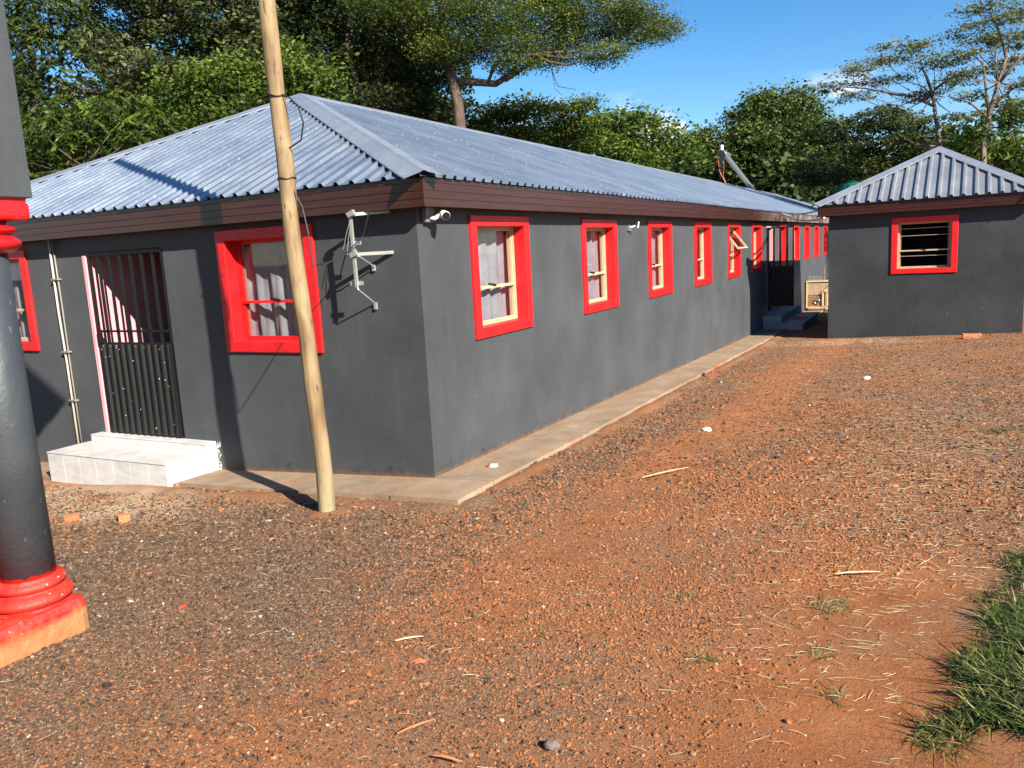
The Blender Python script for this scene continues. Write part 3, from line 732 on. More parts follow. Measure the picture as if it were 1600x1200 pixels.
hip(HA, E0, nF, nL, 0, .052, M['cap'], .17, hut); hip(HA, E1, nF, nR, 0, .052, M['cap'], .17, hut); hip(HB, HA, nL, nR, 0, .052, M['cap'], .17, hut)
fo = .20
F0 = P0 - U0 * fo - S0 * fo; F1 = P1 + U0 * fo - S0 * fo; F3 = P3 - U0 * fo; F2 = P2 + U0 * fo
for q in (F0, F1, F2, F3): q.z = 2.365
fascia_run(hut, F0, F1, M['fascia'], 4.2, .232); fascia_run(hut, F1, F2, M['fascia'], 4.2, .232); fascia_run(hut, F3, F0, M['fascia'], 4.2, .232)

# grey steps at the side doorway
st = thing('entrance_steps', 'two grey concrete steps in shade between the houses', 'step', (.3, 16.5, -.4))
o = MB().box(.002, .47, 15.8, 19.2, -.9, -.035).build('tread', M['grout'], st, bevel=.008); rel(o, st)
o = MB().box(.472, 1.0, 15.8, 18.7, -.9, -.23).build('tread', M['grout'], st, bevel=.008); rel(o, st)
mt = MB().box(.56, .88, 16.9, 17.8, -.229, -.215).build('door_mat', M['rubber'], label='small black mat lying on the lower grey step', cat='mat')

# wooden cabinet leaning in the sun past the gap
cb = thing('wooden_cabinet', 'unpainted wooden cabinet with a diagonal brace and round metal disc', 'cabinet', (.05, 23.5, -.50))
b = MB(); b.ring(0, .85, 0, .93, .045, 0, .05); b.build('face_frame', M['plank'], cb)
MB().box(.04, .81, .03, .05, .44, .89).build('panel', M['chipboard'], cb)
MB().box(.04, .46, .03, .05, .04, .40).build('panel', M['brown_ply'], cb)
MB().box(.50, .81, .02, .05, .04, .60).build('panel', M['plank'], cb)
MB().bar((.46, .0, .48), (.84, .0, .84), .02, .06, up=(0, 1, 0)).build('brace', M['plank'], cb)
MB().ring(.52, .66, .05, .58, .025, -.01, .02).build('door_frame', M['plank'], cb); MB().ring(.67, .81, .05, .58, .025, -.01, .02).build('door_frame', M['plank'], cb)
MB().box(.002, .848, .05, .42, .0, .93).build('carcass', M['chipboard'], cb)
d = MB().lathe([(.10, 0), (.11, .02), (.085, .03), (.08, .015), (.0, .02)], 20).build('disc', M['chrome'], cb, True); d.matrix_local = Matrix.Translation((.36, .028, .22)) @ Matrix.Rotation(R(90), 4, 'X')
rk = thing('wire_rack', 'bent wire rack lying on top of the wooden cabinet', 'rack', (.1, 23.6, .43))
b = MB()
for k in range(7):
    x = .02 + k * .06; b.tube([(x, 0, 0), (x + .01, .02, .13), (x + .05, .05, .15), (x + .06, .08, .01)], .006, 5)
b.tube([(0, .04, .02), (.42, .04, .02)], .006, 5); b.build('wires', M['alu'], rk)
b = MB().tube([(.62, 23.78, -.6), (.60, 23.78, .84)], .02, 6).build('timber_stick', M['brown_ply'], label='brown stick standing upright behind the wooden cabinet', cat='stick')

# cables slung from the long roof to the outbuilding
def cat(a, c, sag, n=14):
    a = Vector(a); c = Vector(c); return [a.lerp(c, i / n) - Vector((0, 0, sag * 4 * (i / n) * (1 - i / n))) for i in range(n + 1)]
b = MB().tube(cat((.24, 17.3, 2.60), (1.80, 13.0, 2.34), .12), .024, 6).build('overhead_cable', M['white_cable'], label='lower white cable sagging from house eave to outbuilding', cat='cable', group='cables slung between the two roofs')
b = MB().tube(cat((.24, 17.6, 2.62), (1.70, 13.2, 2.52), .06), .018, 6).build('overhead_cable', M['conduit'], label='upper cream cable sagging from house eave to outbuilding', cat='cable', group='cables slung between the two roofs')

# ------------------------------------------------------------------ pillar and porch roof
PX, PY = -.375, -3.415; pg = Gs(PX, PY)
pil = thing('porch_pillar', 'round charcoal porch pillar with red moulded base and capital', 'pillar', (PX, PY, pg))
def tor(r, z0, z1, k=7):
    hh = (z1 - z0) / 2
    return [(r - hh * .9 + hh * .9 * math.sin(math.pi * i / k), z0 + (z1 - z0) * i / k) for i in range(k + 1)]
def base_mat():
    m = N('red_paint_over_dirty_plaster'); p = m.pos(); z = m.xyz(p)[2]; p2 = m.noise(p, 9, 5, .6)
    e = m.rng(m.math('ADD', z, m.math('MULTIPLY', m.math('SUBTRACT', p2, .5), .14)), pg + .10, pg + .15)
    c = m.mix(m.rng(m.noise(p, 14, 4), .35, .7), (.34, .135, .048), (.42, .20, .085)); redc = m.mix(m.rng(m.noise(p, 7, 6, .7), .35, .7), (.50, .014, .010), (.68, .045, .022))
    redc = m.mix(m.math('MULTIPLY', m.rng(m.noise(p, 34, 2, .4), .71, .74), .8), redc, (.62, .42, .28)); c = m.mix(e, c, redc)
    m.set(Base_Color=c, Roughness=.55, Normal=m.bump(m.noise(p, 16, 6, .65), .6, .02)); return m.mat
M['pil_base'] = base_mat()
def shaft_mat():
    m = N('charcoal_shaft_with_red_drips'); p = m.pos(); z = m.xyz(p)[2]
    e = m.rng(m.math('ADD', z, m.math('MULTIPLY', m.math('SUBTRACT', m.noise(m.scale(p, (1, 1, .4)), 24, 3, .5), .5), .06)), pg + .372, pg + .368)
    c = m.mix(m.rng(m.noise(p, 4, 5), .3, .7), (.034, .040, .046), (.050, .057, .064))
    c = m.mix(m.math('MULTIPLY', m.rng(m.noise(m.scale(p, (1, 1, .35)), 38, 2, .4), .72, .76), .5), c, (.22, .22, .22))
    c = m.mix(e, c, (.62, .02, .014)); m.set(Base_Color=c, Roughness=.5, Normal=m.bump(m.noise(p, 40, 4), .25, .01)); return m.mat
M['shaft'] = shaft_mat()
b = MB().box(-.40, .195, -.40, .195, -.15, .195).build('plinth', M['pil_base'], pil, bevel=.05)
b = MB().lathe([(.19, .19)] + tor(.205, .195, .275) + tor(.178, .28, .345) + [(.15, .35)], 40).build('base_moulding', M['pil_base'], pil, True)
b = MB().lathe([(.136, .33), (.136, 1.2), (.135, 2.125 - pg + .07)], 40).build('shaft', M['shaft'], pil, True)
zc = 2.135 - pg
b = MB().lathe([(.13, zc - .01)] + tor(.205, zc, zc + .078) + [(.155, zc + .083)] + tor(.19, zc + .088, zc + .128) + [(.15, zc + .13), (.15, zc + .16)], 40).build('capital', M['red'], pil, True)
b = MB().box(-.192, .192, -.192, .192, zc + .153, zc + .243).build('abacus', M['red'], pil, bevel=.02)
b = MB().box(-.205, .205, -.205, .205, zc + .262, 4.95 - pg).build('pier', M['wall'], pil, bevel=.006)
b = MB().box(-.18, .18, -.18, .18, zc + .24, zc + .265).build('neck', M['red'], pil)
# unseen porch roof, guessed and placed so its corner shades the far left wall
por = thing('guessed_porch_roof', 'unseen corrugated roof guessed above the pillar, placed to shade the front wall', 'roof')
Q = Vector((.55, -2.83, 4.50)); ridge_x = -2.4; ridge_z = 4.50 + .62 * (.55 + 2.4)
vq = Vector((ridge_x - .55, 0, ridge_z - 4.5)); wq = 7.0
roof_slope(por, Q - Vector((0, wq, 0)), (0, 1, 0), vq, wq, lambda u: vq.length, M['zinc_hut'])
roof_slope(por, Vector((2 * ridge_x - .55, Q.y, 4.5)), (0, -1, 0), Vector((-vq.x, 0, vq.z)), wq, lambda u: vq.length, M['zinc_hut'])
b = MB().box(2 * ridge_x - .2, .2, PY - .1, PY + .1, 4.25, 4.45).build('tie_beam', M['wall'], por)

# the porch's own house stands behind the viewer; the outbuilding's window mirrors it
nh = thing('house', 'charcoal house with red windows behind the viewer, mirrored in the outbuilding window', 'house', (12.5, -11.5, 0))
NM = frame((0, 0, 0), (-1, 0, 0), (0, -1, 0)); nw_ = [1.2, 4.0, 6.8, 9.6, 13.5, 16.5]
b = MB(); wall_panel(b, 0, 20, -.6, 3.1, [hole_of(u, 1.35) for u in nw_]); b.build('wall', M['wall'], nh, mw=NM)
b = MB(); b.box(0, 20, .2, 8, 3.1, 3.14); b.build('ceiling', M['dark'], nh, mw=NM)
b = MB(); b.box(0, 20, 7.8, 8, -.6, 3.1); b.build('wall', M['wall'], nh, mw=NM)
b = MB(); b.box(0, .2, .2, 7.8, -.6, 3.1); b.build('wall', M['wall'], nh, mw=NM)
b = MB(); b.box(19.8, 20, .2, 7.8, -.6, 3.1); b.build('wall', M['wall'], nh, mw=NM)
for u in nw_: make_window(nh, NM @ Matrix.Translation((u, 0, 1.35)))
MB().box(-.3, 20.3, -.25, -.22, 2.95, 3.2).build('fascia_board', M['fascia'], nh, mw=NM)
MB().add([(-.3, -.3, 3.2), (20.3, -.3, 3.2), (16, 4, 5.0), (4, 4, 5.0), (-.3, 8.3, 3.2), (20.3, 8.3, 3.2)], [(0, 1, 2, 3), (5, 4, 3, 2), (1, 5, 2), (4, 0, 3)]).build('roof_sheet', M['zinc_hut'], nh, mw=NM)

# ------------------------------------------------------------------ timber pole and its cables
pb = Vector((-.37, -1.03, Gs(-.37, -1.03)))
pole = thing('timber_pole', 'bare debarked timber pole standing before the front wall', 'pole', pb)
pts = []; rad = []
for i in range(34):
    t = i / 33; z = -.3 + t * 7.3
    pts.append((-.125 * (z / 4.0) + .012 * math.sin(z * 1.9) + .006 * math.sin(z * 5.1), .008 * math.sin(z * 2.7), z)); rad.append(.0665 - .0012 * z + .0022 * math.sin(z * 7.3) + .0015 * math.sin(z * 13))
MB().tube(pts, rad, 20).build('shaft', M['pole'], pole, True)
def pole_x(z):
    return -.125 * (z / 4.0) + .012 * math.sin(z * 1.9) + .006 * math.sin(z * 5.1)
for z in (3.22, 2.62):
    n = 20; MB().tube([(pole_x(z) + .066 * math.cos(2 * math.pi * i / n), .008 * math.sin(z * 2.7) + .066 * math.sin(2 * math.pi * i / n), z + .008 * math.sin(i)) for i in range(n + 1)], .006, 6).build('wire_band', M['rubber'], pole)
def wp(z, dx=.06, dy=0): return Vector((pb.x + pole_x(z) + dx, pb.y + dy, pb.z + z))
MB().tube([wp(3.22, .05), wp(3.20, .13, -.02), wp(3.12, .22, -.03), wp(3.00, .25, -.03), wp(2.88, .20, -.02), wp(2.84, .06)], .006, 6).build('loose_cable', M['rubber'], label='black cable loop hanging from the top wire band of the pole', cat='cable')
MB().tube([wp(2.55, .05), wp(2.40, .13), wp(2.2, .16), wp(1.95, .16), Vector((-.40, -.8, 1.98)), Vector((-.62, -.5, 1.97)), Vector((-.50, -.35, 2.05)), Vector((-.38, -.25, 2.2)), Vector((-.30, -.24, 2.40))], .005, 6).build('loose_cable', M['rubber'], label='thin black cable drooping from pole to antenna mount', cat='cable')

# ------------------------------------------------------------------ old antenna mount on the front wall
am = thing('antenna_mount', 'bare aluminium antenna mount standing off the charcoal front wall', 'bracket', (-.26, 0, 2.04))
MD = -.23
def gyp(px, py, y):
    d_ = (c_r * ((px - 800) / F_PX) - c_u * ((py - 600) / F_PX) + c_f); return CAM + d_ * ((y - CAM.y) / d_.y)
mt_, mb_ = gyp(547, 333, MD), gyp(558, 449, MD)
def amp(mb, name): o = mb.build(name, M['alu'], am); o.matrix_local = Matrix.Translation(-Vector(am.location)); return o
amp(MB().bar(mt_, mb_, .024, .024, up=(0, 1, 0)), 'mast')
amp(MB().bar(gyp(615, 394, -.004), gyp(545, 398, MD), .024, .028), 'arm')
amp(MB().bar(gyp(608, 330, -.004), gyp(541, 336, MD), .024, .028), 'arm')
amp(MB().tube([gyp(553, 399, MD), gyp(562, 401, MD + .02), gyp(584, 416, -.03), gyp(584, 420, -.003)], .006, 6), 'strut')
amp(MB().tube([mb_, mb_ + Vector((.01, 0, -.02)), gyp(584, 472, -.03), gyp(587, 476, -.003)], .007, 6), 'strut')
for px_, py_ in ((554, 380), (557.5, 442.5)):
    c_ = gyp(px_, py_, MD + .02); amp(MB().bar(c_ - Vector((.068, 0, 0)), c_ + Vector((.068, 0, 0)), .012, .034), 'clamp_plate')
for px_, py_ in ((549, 334), (553, 397)):
    c_ = gyp(px_, py_, MD - .02); amp(MB().bar(c_ - Vector((.035, 0, .012)), c_ + Vector((.03, 0, .012)), .03, .045), 'clamp')
for px_, py_ in ((584, 418), (587, 478)):
    c_ = gyp(px_, py_, -.012); amp(MB().bar(c_ - Vector((0, 0, .03)), c_ + Vector((0, 0, .03)), .028, .02), 'wall_foot')
for dz, dx in ((0, -.03), (.09, -.05)):
    c_ = gyp(548, 350 - dz * 100, MD - .01); amp(MB().tube([c_, c_ + Vector((dx, -.01, -.12)), c_ + Vector((dx * 2.2, 0, -.26))], .003, 5), 'wire')

# security camera beneath the eave and flood sensor on the long wall
cc = thing('security_camera', 'white bullet security camera on a junction box under the corner eave', 'camera', (.005, .14, 2.345))
MB().box(0, .05, -.065, .065, -.065, .065).build('junction_box', M['plastic_grey'], cc, bevel=.006)
MB().tube([(.05, -.02, -.03), (.09, .0, -.035), (.13, .03, -.01)], .018, 10).build('arm', M['plastic_white'], cc, True)
bd = MB().lathe([(.028, 0), (.036, .004), (.038, .12), (.03, .125)], 20).build('body', M['plastic_white'], cc, True)
dirv = Vector((.75, -.62, -.2)).normalized(); bd.matrix_local = Matrix.Translation((.115, .075, .005)) @ dirv.to_track_quat('Z', 'Y').to_matrix().to_4x4()
MB().lathe([(.033, 0), (.033, .004), (.001, .004)], 20, c=(0, 0, .1255)).build('lens', M['lens'], bd)
fl = thing('motion_sensor', 'small white sensor light on the long wall beside the second window', 'sensor', (.0, 5.40, 2.24))
MB().box(0, .04, -.04, .04, -.05, .03).build('base', M['plastic_grey'], fl, bevel=.004)
MB().bar((.04, .0, -.0), (.10, .03, .02), .02, .02).build('arm', M['plastic_white'], fl)
h_ = MB().box(-.035, .035, -.010, .010, -.045, .045).build('lamp_head', M['plastic_white'], fl, bevel=.006); h_.matrix_local = Matrix.Translation((.13, .05, .03)) @ Euler((R(-10), 0, R(-50))).to_matrix().to_4x4()

# ------------------------------------------------------------------ solar geyser, water tank
gy0 = at(1126, 243, 40.0)
ge = thing('solar_geyser', 'grey solar water heater with sloping panel on the far ridge', 'water heater', gy0)
tk = MB().lathe([(.0, 0), (.26, .005), (.27, .03), (.27, 1.37), (.26, 1.4), (.0, 1.405)], 28).build('tank', M['geyser'], ge, True); tk.matrix_local = Matrix.Rotation(R(-72), 4, 'X') @ Matrix.Identity(4)
tk.matrix_local = Vector((-.05, .99, 0.03)).to_track_quat('Z', 'Y').to_matrix().to_4x4()
MB().lathe([(.25, 0), (.25, .012), (.001, .012)], 28).build('end_cap', M['geyser_dark'], tk).matrix_local = Matrix.Translation((0, 0, -.014))
pe = at(1177, 298, 40.3) - gy0
pn = MB().bar(Vector((.22, .1, -.08)), Vector((pe.x + .02, .1, pe.z + .04)), 1.1, .10, up=(0, 0, 1)).build('collector', M['geyser'], ge, mw=Matrix.Translation((0, .45, 0)))
MB().lathe([(.085, 0), (.085, .22), (.07, .24), (.0, .24)], 16).build('vent_pot', M['plastic_white'], ge).matrix_local = Matrix.Translation((.04, .1, .27))
MB().tube([(-.06, .0, .3), (-.1, 0, .2), (-.12, 0, -.3), (-.05, 0, -.8), (.15, 0, -1.2), (.3, 0, -1.5)], .02, 6).build('pipe', M['red_plastic'], ge)
MB().tube([(.1, .05, -.1), (.15, .05, -.6), (.1, .05, -1.0), (.3, 0, -1.5)], .016, 6).build('pipe', M['red_plastic'], ge)
for yy in (.1, 1.2): MB().bar((-.05, yy, -.2), (-.05, yy, -1.8), .05, .05).build('leg', M['geyser_dark'], ge)
MB().bar((.35, -.1, -1.42), (pe.x + .05, -.1, pe.z - .1), .12, .06).build('timber_batten', M['plank'], ge)
tp = at(1332, 286, 34.0)
wt = thing('water_tank', 'green plastic water tank rising behind the outbuilding roof', 'water tank', (tp.x, tp.y, Gs(tp.x, tp.y)))
tz = tp.z - Gs(tp.x, tp.y)
prof = [(.0, -1.7), (.66, -1.7)]
for i in range(9): prof += [(.66, -1.65 + i * .16), (.68, -1.60 + i * .16), (.68, -1.55 + i * .16)]
prof += [(.62, -.12), (.45, -.02), (.18, .05), (.18, .09), (.0, .09)]
MB().lathe([(r_, z_ + tz) for r_, z_ in prof], 32).build('tank', M['green_tank'], wt, True)
b = MB()
for sx in (-.5, .5):
    for sy in (-.5, .5): b.box(sx - .06, sx + .06, sy - .06, sy + .06, -.2, tz - 1.70)
b.build('stand', M['bark'], wt); MB().box(-.75, .75, -.75, .75, tz - 1.78, tz - 1.70).build('platform', M['plank'], wt)

# ------------------------------------------------------------------ litter and stones that can be told apart
def rock(name, label, cat_, x, y, s, mat, group=None, seed=0, rz=0, sink=.25, blocky=0.):
    bm = bmesh.new(); r = random.Random(seed)
    if blocky: bmesh.ops.create_cube(bm, size=1.6); bmesh.ops.subdivide_edges(bm, edges=bm.edges[:], cuts=3, use_grid_fill=True)
    else: bmesh.ops.create_icosphere(bm, subdivisions=2, radius=1)
    for v in bm.verts:
        k = 1 + r.uniform(-.16, .16) * (1 - .55 * blocky)
        v.co = Vector((v.co.x * s[0] * k, v.co.y * s[1] * k, v.co.z * s[2] * k))
    me = bpy.data.meshes.new(name); bm.to_mesh(me); bm.free()
    o = link(name, me, mat=mat, label=label, cat=cat_, group=group); o.location = (x, y, Gs(x, y) - .012 + s[2] * (.8 if blocky else 1) * (1 - sink)); o.rotation_euler = (r.uniform(-.15, .15), r.uniform(-.15, .15), rz); return o
def spot(px, py, z=0.):
    d_ = (c_r * ((px - 800) / F_PX) - c_u * ((py - 600) / F_PX) + c_f)
    lo = .5
    for _ in range(40):
        p = CAM + d_ * lo; gap = p.z - Gs(p.x, p.y) - z; lo += gap / max(.05, -(d_.z))*.9
    return p.x, p.y
x, y = spot(113, 812); rock('brick_fragment', 'broken orange brick nearest the tiled step\'s left corner', 'brick', x, y, (.062, .045, .04), M['brick'], 'broken bricks before the tiled step', 1, .3, blocky=.8)
x, y = spot(194, 812); rock('brick_fragment', 'broken orange brick nearer the timber pole, before the tiled step', 'brick', x, y, (.055, .05, .042), M['brick'], 'broken bricks before the tiled step', 2, 1.0, blocky=.8)
x, y = spot(1518, 527); rock('brick_fragment', 'orange brick fragment lying at the foot of the outbuilding', 'brick', x, y, (.2, .07, .06), M['brick'], None, 3, .15, blocky=.8)
x, y = spot(862, 1166); rock('stone', 'dark grey stone casting a black shadow at the bottom of the yard', 'stone', x, y, (.03, .024, .022), M['stone'], None, 4, .2)
for i, (px_, py_, s_, lb) in enumerate([(655, 1034, .052, 'long red clay clod pressed in gravel below the pole'), (702, 1034, .03, 'small red clay clod beside the longer clod'),
        (666, 1067, .03, 'flat red clay lump just below the two clods'), (548, 1096, .03, 'slanting red clay lump left of the clods'), (1265, 718, .07, 'red clod in the middle of the sunlit yard'), (1308, 716, .05, 'red clod right of another in the mid yard'),
        (285, 945, .03, 'flat red scrap on grey gravel near the pillar base'), (1128, 885, .035, 'bright red clod on the brown gravel, centre right')]):
    x, y = spot(px_, py_); rock('clay_clod' if i != 6 else 'red_scrap', lb, 'clod' if i != 6 else 'scrap', x, y, (s_, s_ * .45, s_ * .35 if i != 6 else .006), M['clod'] if i != 6 else M['red_plastic'], 'clay clods in the yard' if i != 6 else None, 20 + i, .4 + (.2 * i), .5)
x, y = spot(1105, 673); rock('paper_scrap', 'crumpled white scrap on the earth near the apron', 'scrap', x, y, (.045, .03, .03), M['litter'], 'white scraps in the yard', 40, .3)
x, y = spot(1355, 592); rock('paper_scrap', 'crumpled white scrap far out in the yard before the outbuilding', 'scrap', x, y, (.06, .035, .03), M['litter'], 'white scraps in the yard', 41, .9)
sx_, sy_ = .33, .48
pk = thing('cigarette_box', 'small white and red packet lying on the concrete apron', 'packet', (sx_, sy_, Gs(sx_, sy_) + .036), .25)
MB().box(-.045, .045, -.026, .026, 0, .02).build('carton', M['litter'], pk); MB().box(-.0455, -.02, -.0265, .0265, -.0, .0205).build('lid', M['red_plastic'], pk)
hx, hy = spot(1110, 590)
MB().tube([(hx, hy, Gs(hx, hy) - .05), (hx + .02, hy + .05, Gs(hx, hy) + .10), (hx + .08, hy + .16, Gs(hx, hy) + .20), (hx + .16, hy + .30, Gs(hx, hy) + .25)], .013, 8).build('orange_hose', M['red_plastic'], label='short orange pipe end curving out of the ground by the apron', cat='pipe')
for i, (px_, py_, w_, a_, lb) in enumerate([(1040, 740, .5, .5, 'long pale twig lying mid yard'), (640, 1001, .14, .25, 'straight pale stick on brown gravel below the pole'), (650, 1139, .16, .55, 'orange wood splinter at the bottom of the yard'),
        (1340, 898, .24, .0, 'pale grass stalk lying across the gravel, right'), (700, 1190, .12, -.4, 'flat brown bark strip at the bottom edge of the yard')]):
    x, y = spot(px_, py_); g_ = Gs(x, y); dv = c_r * math.cos(a_) + Vector((c_f.x, c_f.y, 0)) * math.sin(a_); dv.z = 0; dv.normalize(); z_ = g_ + .012
    p_ = Vector((x, y, z_)); MB().tube([p_ - dv * w_ / 2, p_ - dv * w_ * .2 + Vector((0, 0, .006)) + c_r * .004, p_ + dv * w_ * .2 + Vector((0, 0, .004)), p_ + dv * w_ / 2], [.003, .005, .0045, .002], 6).build('twig', M['plank'] if i not in (2, 4) else M['brick'], label=lb, cat='twig', group='sticks lying in the yard')

# ------------------------------------------------------------------ scatter: gravel, straw, grass
def scatter(name, pts, sc, rot, idx, tint, protos, mat, label):
    col = bpy.data.collections.new(name + '_pieces')
    for i, me in enumerate(protos):
        me.materials.append(mat); o = bpy.data.objects.new('%s_piece_%02d' % (name, i), me); col.objects.link(o)
    me = bpy.data.meshes.new(name); me.vertices.add(len(pts)); me.vertices.foreach_set('co', np.ascontiguousarray(pts, np.float32).ravel())
    for nm, ty, key, v in (('sc', 'FLOAT_VECTOR', 'vector', sc), ('rot', 'FLOAT_VECTOR', 'vector', rot), ('idx', 'INT', 'value', idx), ('tint', 'FLOAT', 'value', tint)):
        a = me.attributes.new(nm, ty, 'POINT'); a.data.foreach_set(key, np.ascontiguousarray(v, np.int32 if ty == 'INT' else np.float32).ravel())
    me.update(); o = link(name, me, kind='stuff', label=label)
    ng = bpy.data.node_groups.new(name + '_scatter', 'GeometryNodeTree')
    ng.interface.new_socket('Geometry', in_out='INPUT', socket_type='NodeSocketGeometry'); ng.interface.new_socket('Geometry', in_out='OUTPUT', socket_type='NodeSocketGeometry')
    gi = ng.nodes.new('NodeGroupInput'); go = ng.nodes.new('NodeGroupOutput'); ip = ng.nodes.new('GeometryNodeInstanceOnPoints'); ci = ng.nodes.new('GeometryNodeCollectionInfo')
    ci.inputs['Collection'].default_value = col; ci.inputs['Separate Children'].default_value = True; ci.inputs['Reset Children'].default_value = True
    def na(nm, ty):
        x = ng.nodes.new('GeometryNodeInputNamedAttribute'); x.data_type = ty; x.inputs['Name'].default_value = nm; return x.outputs['Attribute']
    er = ng.nodes.new('FunctionNodeEulerToRotation'); Lk = ng.links.new
    Lk(gi.outputs[0], ip.inputs['Points']); Lk(ci.outputs[0], ip.inputs['Instance']); ip.inputs['Pick Instance'].default_value = True
    Lk(na('idx', 'INT'), ip.inputs['Instance Index']); Lk(na('rot', 'FLOAT_VECTOR'), er.inputs[0]); Lk(er.outputs[0], ip.inputs['Rotation']); Lk(na('sc', 'FLOAT_VECTOR'), ip.inputs['Scale'])
    Lk(ip.outputs[0], go.inputs[0])
    md = o.modifiers.new('scatter', 'NODES'); md.node_group = ng; return o
def pebble(seed):
    bm = bmesh.new(); bmesh.ops.create_icosphere(bm, subdivisions=1, radius=1); r = random.Random(seed)
    for v in bm.verts:
        k = 1 + r.uniform(-.3, .22); v.co *= k; v.co.z *= .62; v.co.y *= .8
    me = bpy.data.meshes.new('pebble'); bm.to_mesh(me); bm.free(); return me
def field(n, x0, x1, y0, y1, dens):
    x = rng.uniform(x0, x1, n); y = rng.uniform(y0, y1, n); k = rng.random(n) < dens(x, y)
    x, y = x[k], y[k]
    ok = ~((x < .60) & (y > -.60)) & ~((x > 1.75) & (y > 13.2)) & ~((x > -4.6) & (x < -2.68) & (y > -.68))
    return x[ok], y[ok]
def soft(x, y):   # slow noise for patchiness
    return .5 + .25 * np.sin(x * 1.7 + 1.3 * np.sin(y * 1.1)) + .25 * np.sin(y * 1.9 - 1.1 * np.sin(x * 1.4 + 2)) * np.sin(x * .8 + 1)
def blob(x, y, cx, cy, rx, ry): return np.clip(1.35 - np.hypot((x - cx) / rx, (y - cy) / ry), 0, 1)
def cam_d2(x, y): return np.hypot(x - CAM.x, y - CAM.y)
def in_view(x, y, m=.6):
    dx = x - CAM.x; dy = y - CAM.y; fw = dx * c_f.x + dy * c_f.y; rt = dx * c_r0.x + dy * c_r0.y
    return (fw > 1.2) & (np.abs(rt) < fw * .70 + m)
def trod(x, y): return np.exp(-((x - 1.75 - .045 * y) / .42) ** 2) * (y > -1.5)
def pebble_dens(x, y):
    red = blob(x, y, 3.6, -2.4, .6, 1.3) * .22
    grey = blob(x, y, -.6, -2.7, 2.6, 1.8) + blob(x, y, 1.1, 3.6, .5, 7)
    return np.clip(.25 + .55 * soft(x * 1.6, y * 1.6) + .5 * grey - red, .05, 1) * np.clip(4.2 / cam_d2(x, y), 0, 1) ** 1.8 * (1 - .6 * trod(x, y)) * in_view(x, y)
x, y = field(2600000, -7, 7.5, -4.6, 13, pebble_dens); n = len(x)
s = .0047 * np.exp(rng.normal(0, .42, n)) * np.clip(cam_d2(x, y) / 4.5, .9, 1.5)
z = G(x, y) + lumps(x, y) - .012 + s * .18
sc = np.stack([s * rng.uniform(.8, 1.3, n), s * rng.uniform(.8, 1.3, n), s * rng.uniform(.7, 1.2, n)], -1)
rot = np.stack([rng.normal(0, .35, n), rng.normal(0, .35, n), rng.uniform(0, 6.28, n)], -1)
redz = np.clip(.30 + .9 * blob(x, y, 3.2, -1.5, 1.9, 3.0) + .3 * (soft(x * .9 + 4, y * .9) - .5) - .35 * blob(x, y, -.6, -2.7, 2.6, 1.8), 0, 1)
tint = np.where(rng.random(n) < redz * .75, rng.uniform(.66, .93, n), rng.beta(1.35, 2.1, n) * .62); tint = np.where(rng.random(n) < .006, 1., tint)
print('pebbles', n)
scatter('gravel', np.stack([x, y, z], -1), sc, rot, rng.integers(0, 10, n), tint, [pebble(i) for i in range(10)], M['pebble'], 'grey and reddish gravel spread over the red earth')
def straw_proto(seed):
    r = random.Random(seed); k = 5; pts = []; bend = r.uniform(-.25, .25)
    for i in range(k + 1):
        t = i / k - .5; pts.append((t, bend * (t * t - .25) + r.uniform(-.02, .02), .06 * (.25 - t * t) + r.uniform(-.01, .02)))
    b = MB(); b.tube(pts, [.010, .014, .014, .012, .010, .005], 3); return b.mesh('straw')
def straw_dens(x, y):
    return np.clip(.07 + 1.0 * blob(x, y, 4.5, 1.0, 1.6, 3.6) + .4 * blob(x, y, 3.9, -1.6, .9, 1.6) + .35 * blob(x, y, 3.5, 6, 2.5, 5), 0, 1) * in_view(x, y) * (.3 + soft(x * 2.2, y * 2.2)) * .9
x, y = field(60000, -4, 7.5, -4.4, 12.5, straw_dens); n = len(x)
ln = .048 * np.exp(rng.normal(0, .45, n)); z = G(x, y) + lumps(x, y) + .001
rot = np.stack([rng.normal(0, .1, n), rng.normal(0, .1, n), .35 + rng.normal(0, .55, n)], -1)
print('straw', n)
scatter('straw', np.stack([x, y, z], -1), np.stack([ln, np.full(n, .085), np.full(n, .085)], -1), rot, rng.integers(0, 8, n), rng.random(n), [straw_proto(60 + i) for i in range(8)], M['straw'], 'dry pale straw scattered over the yard')

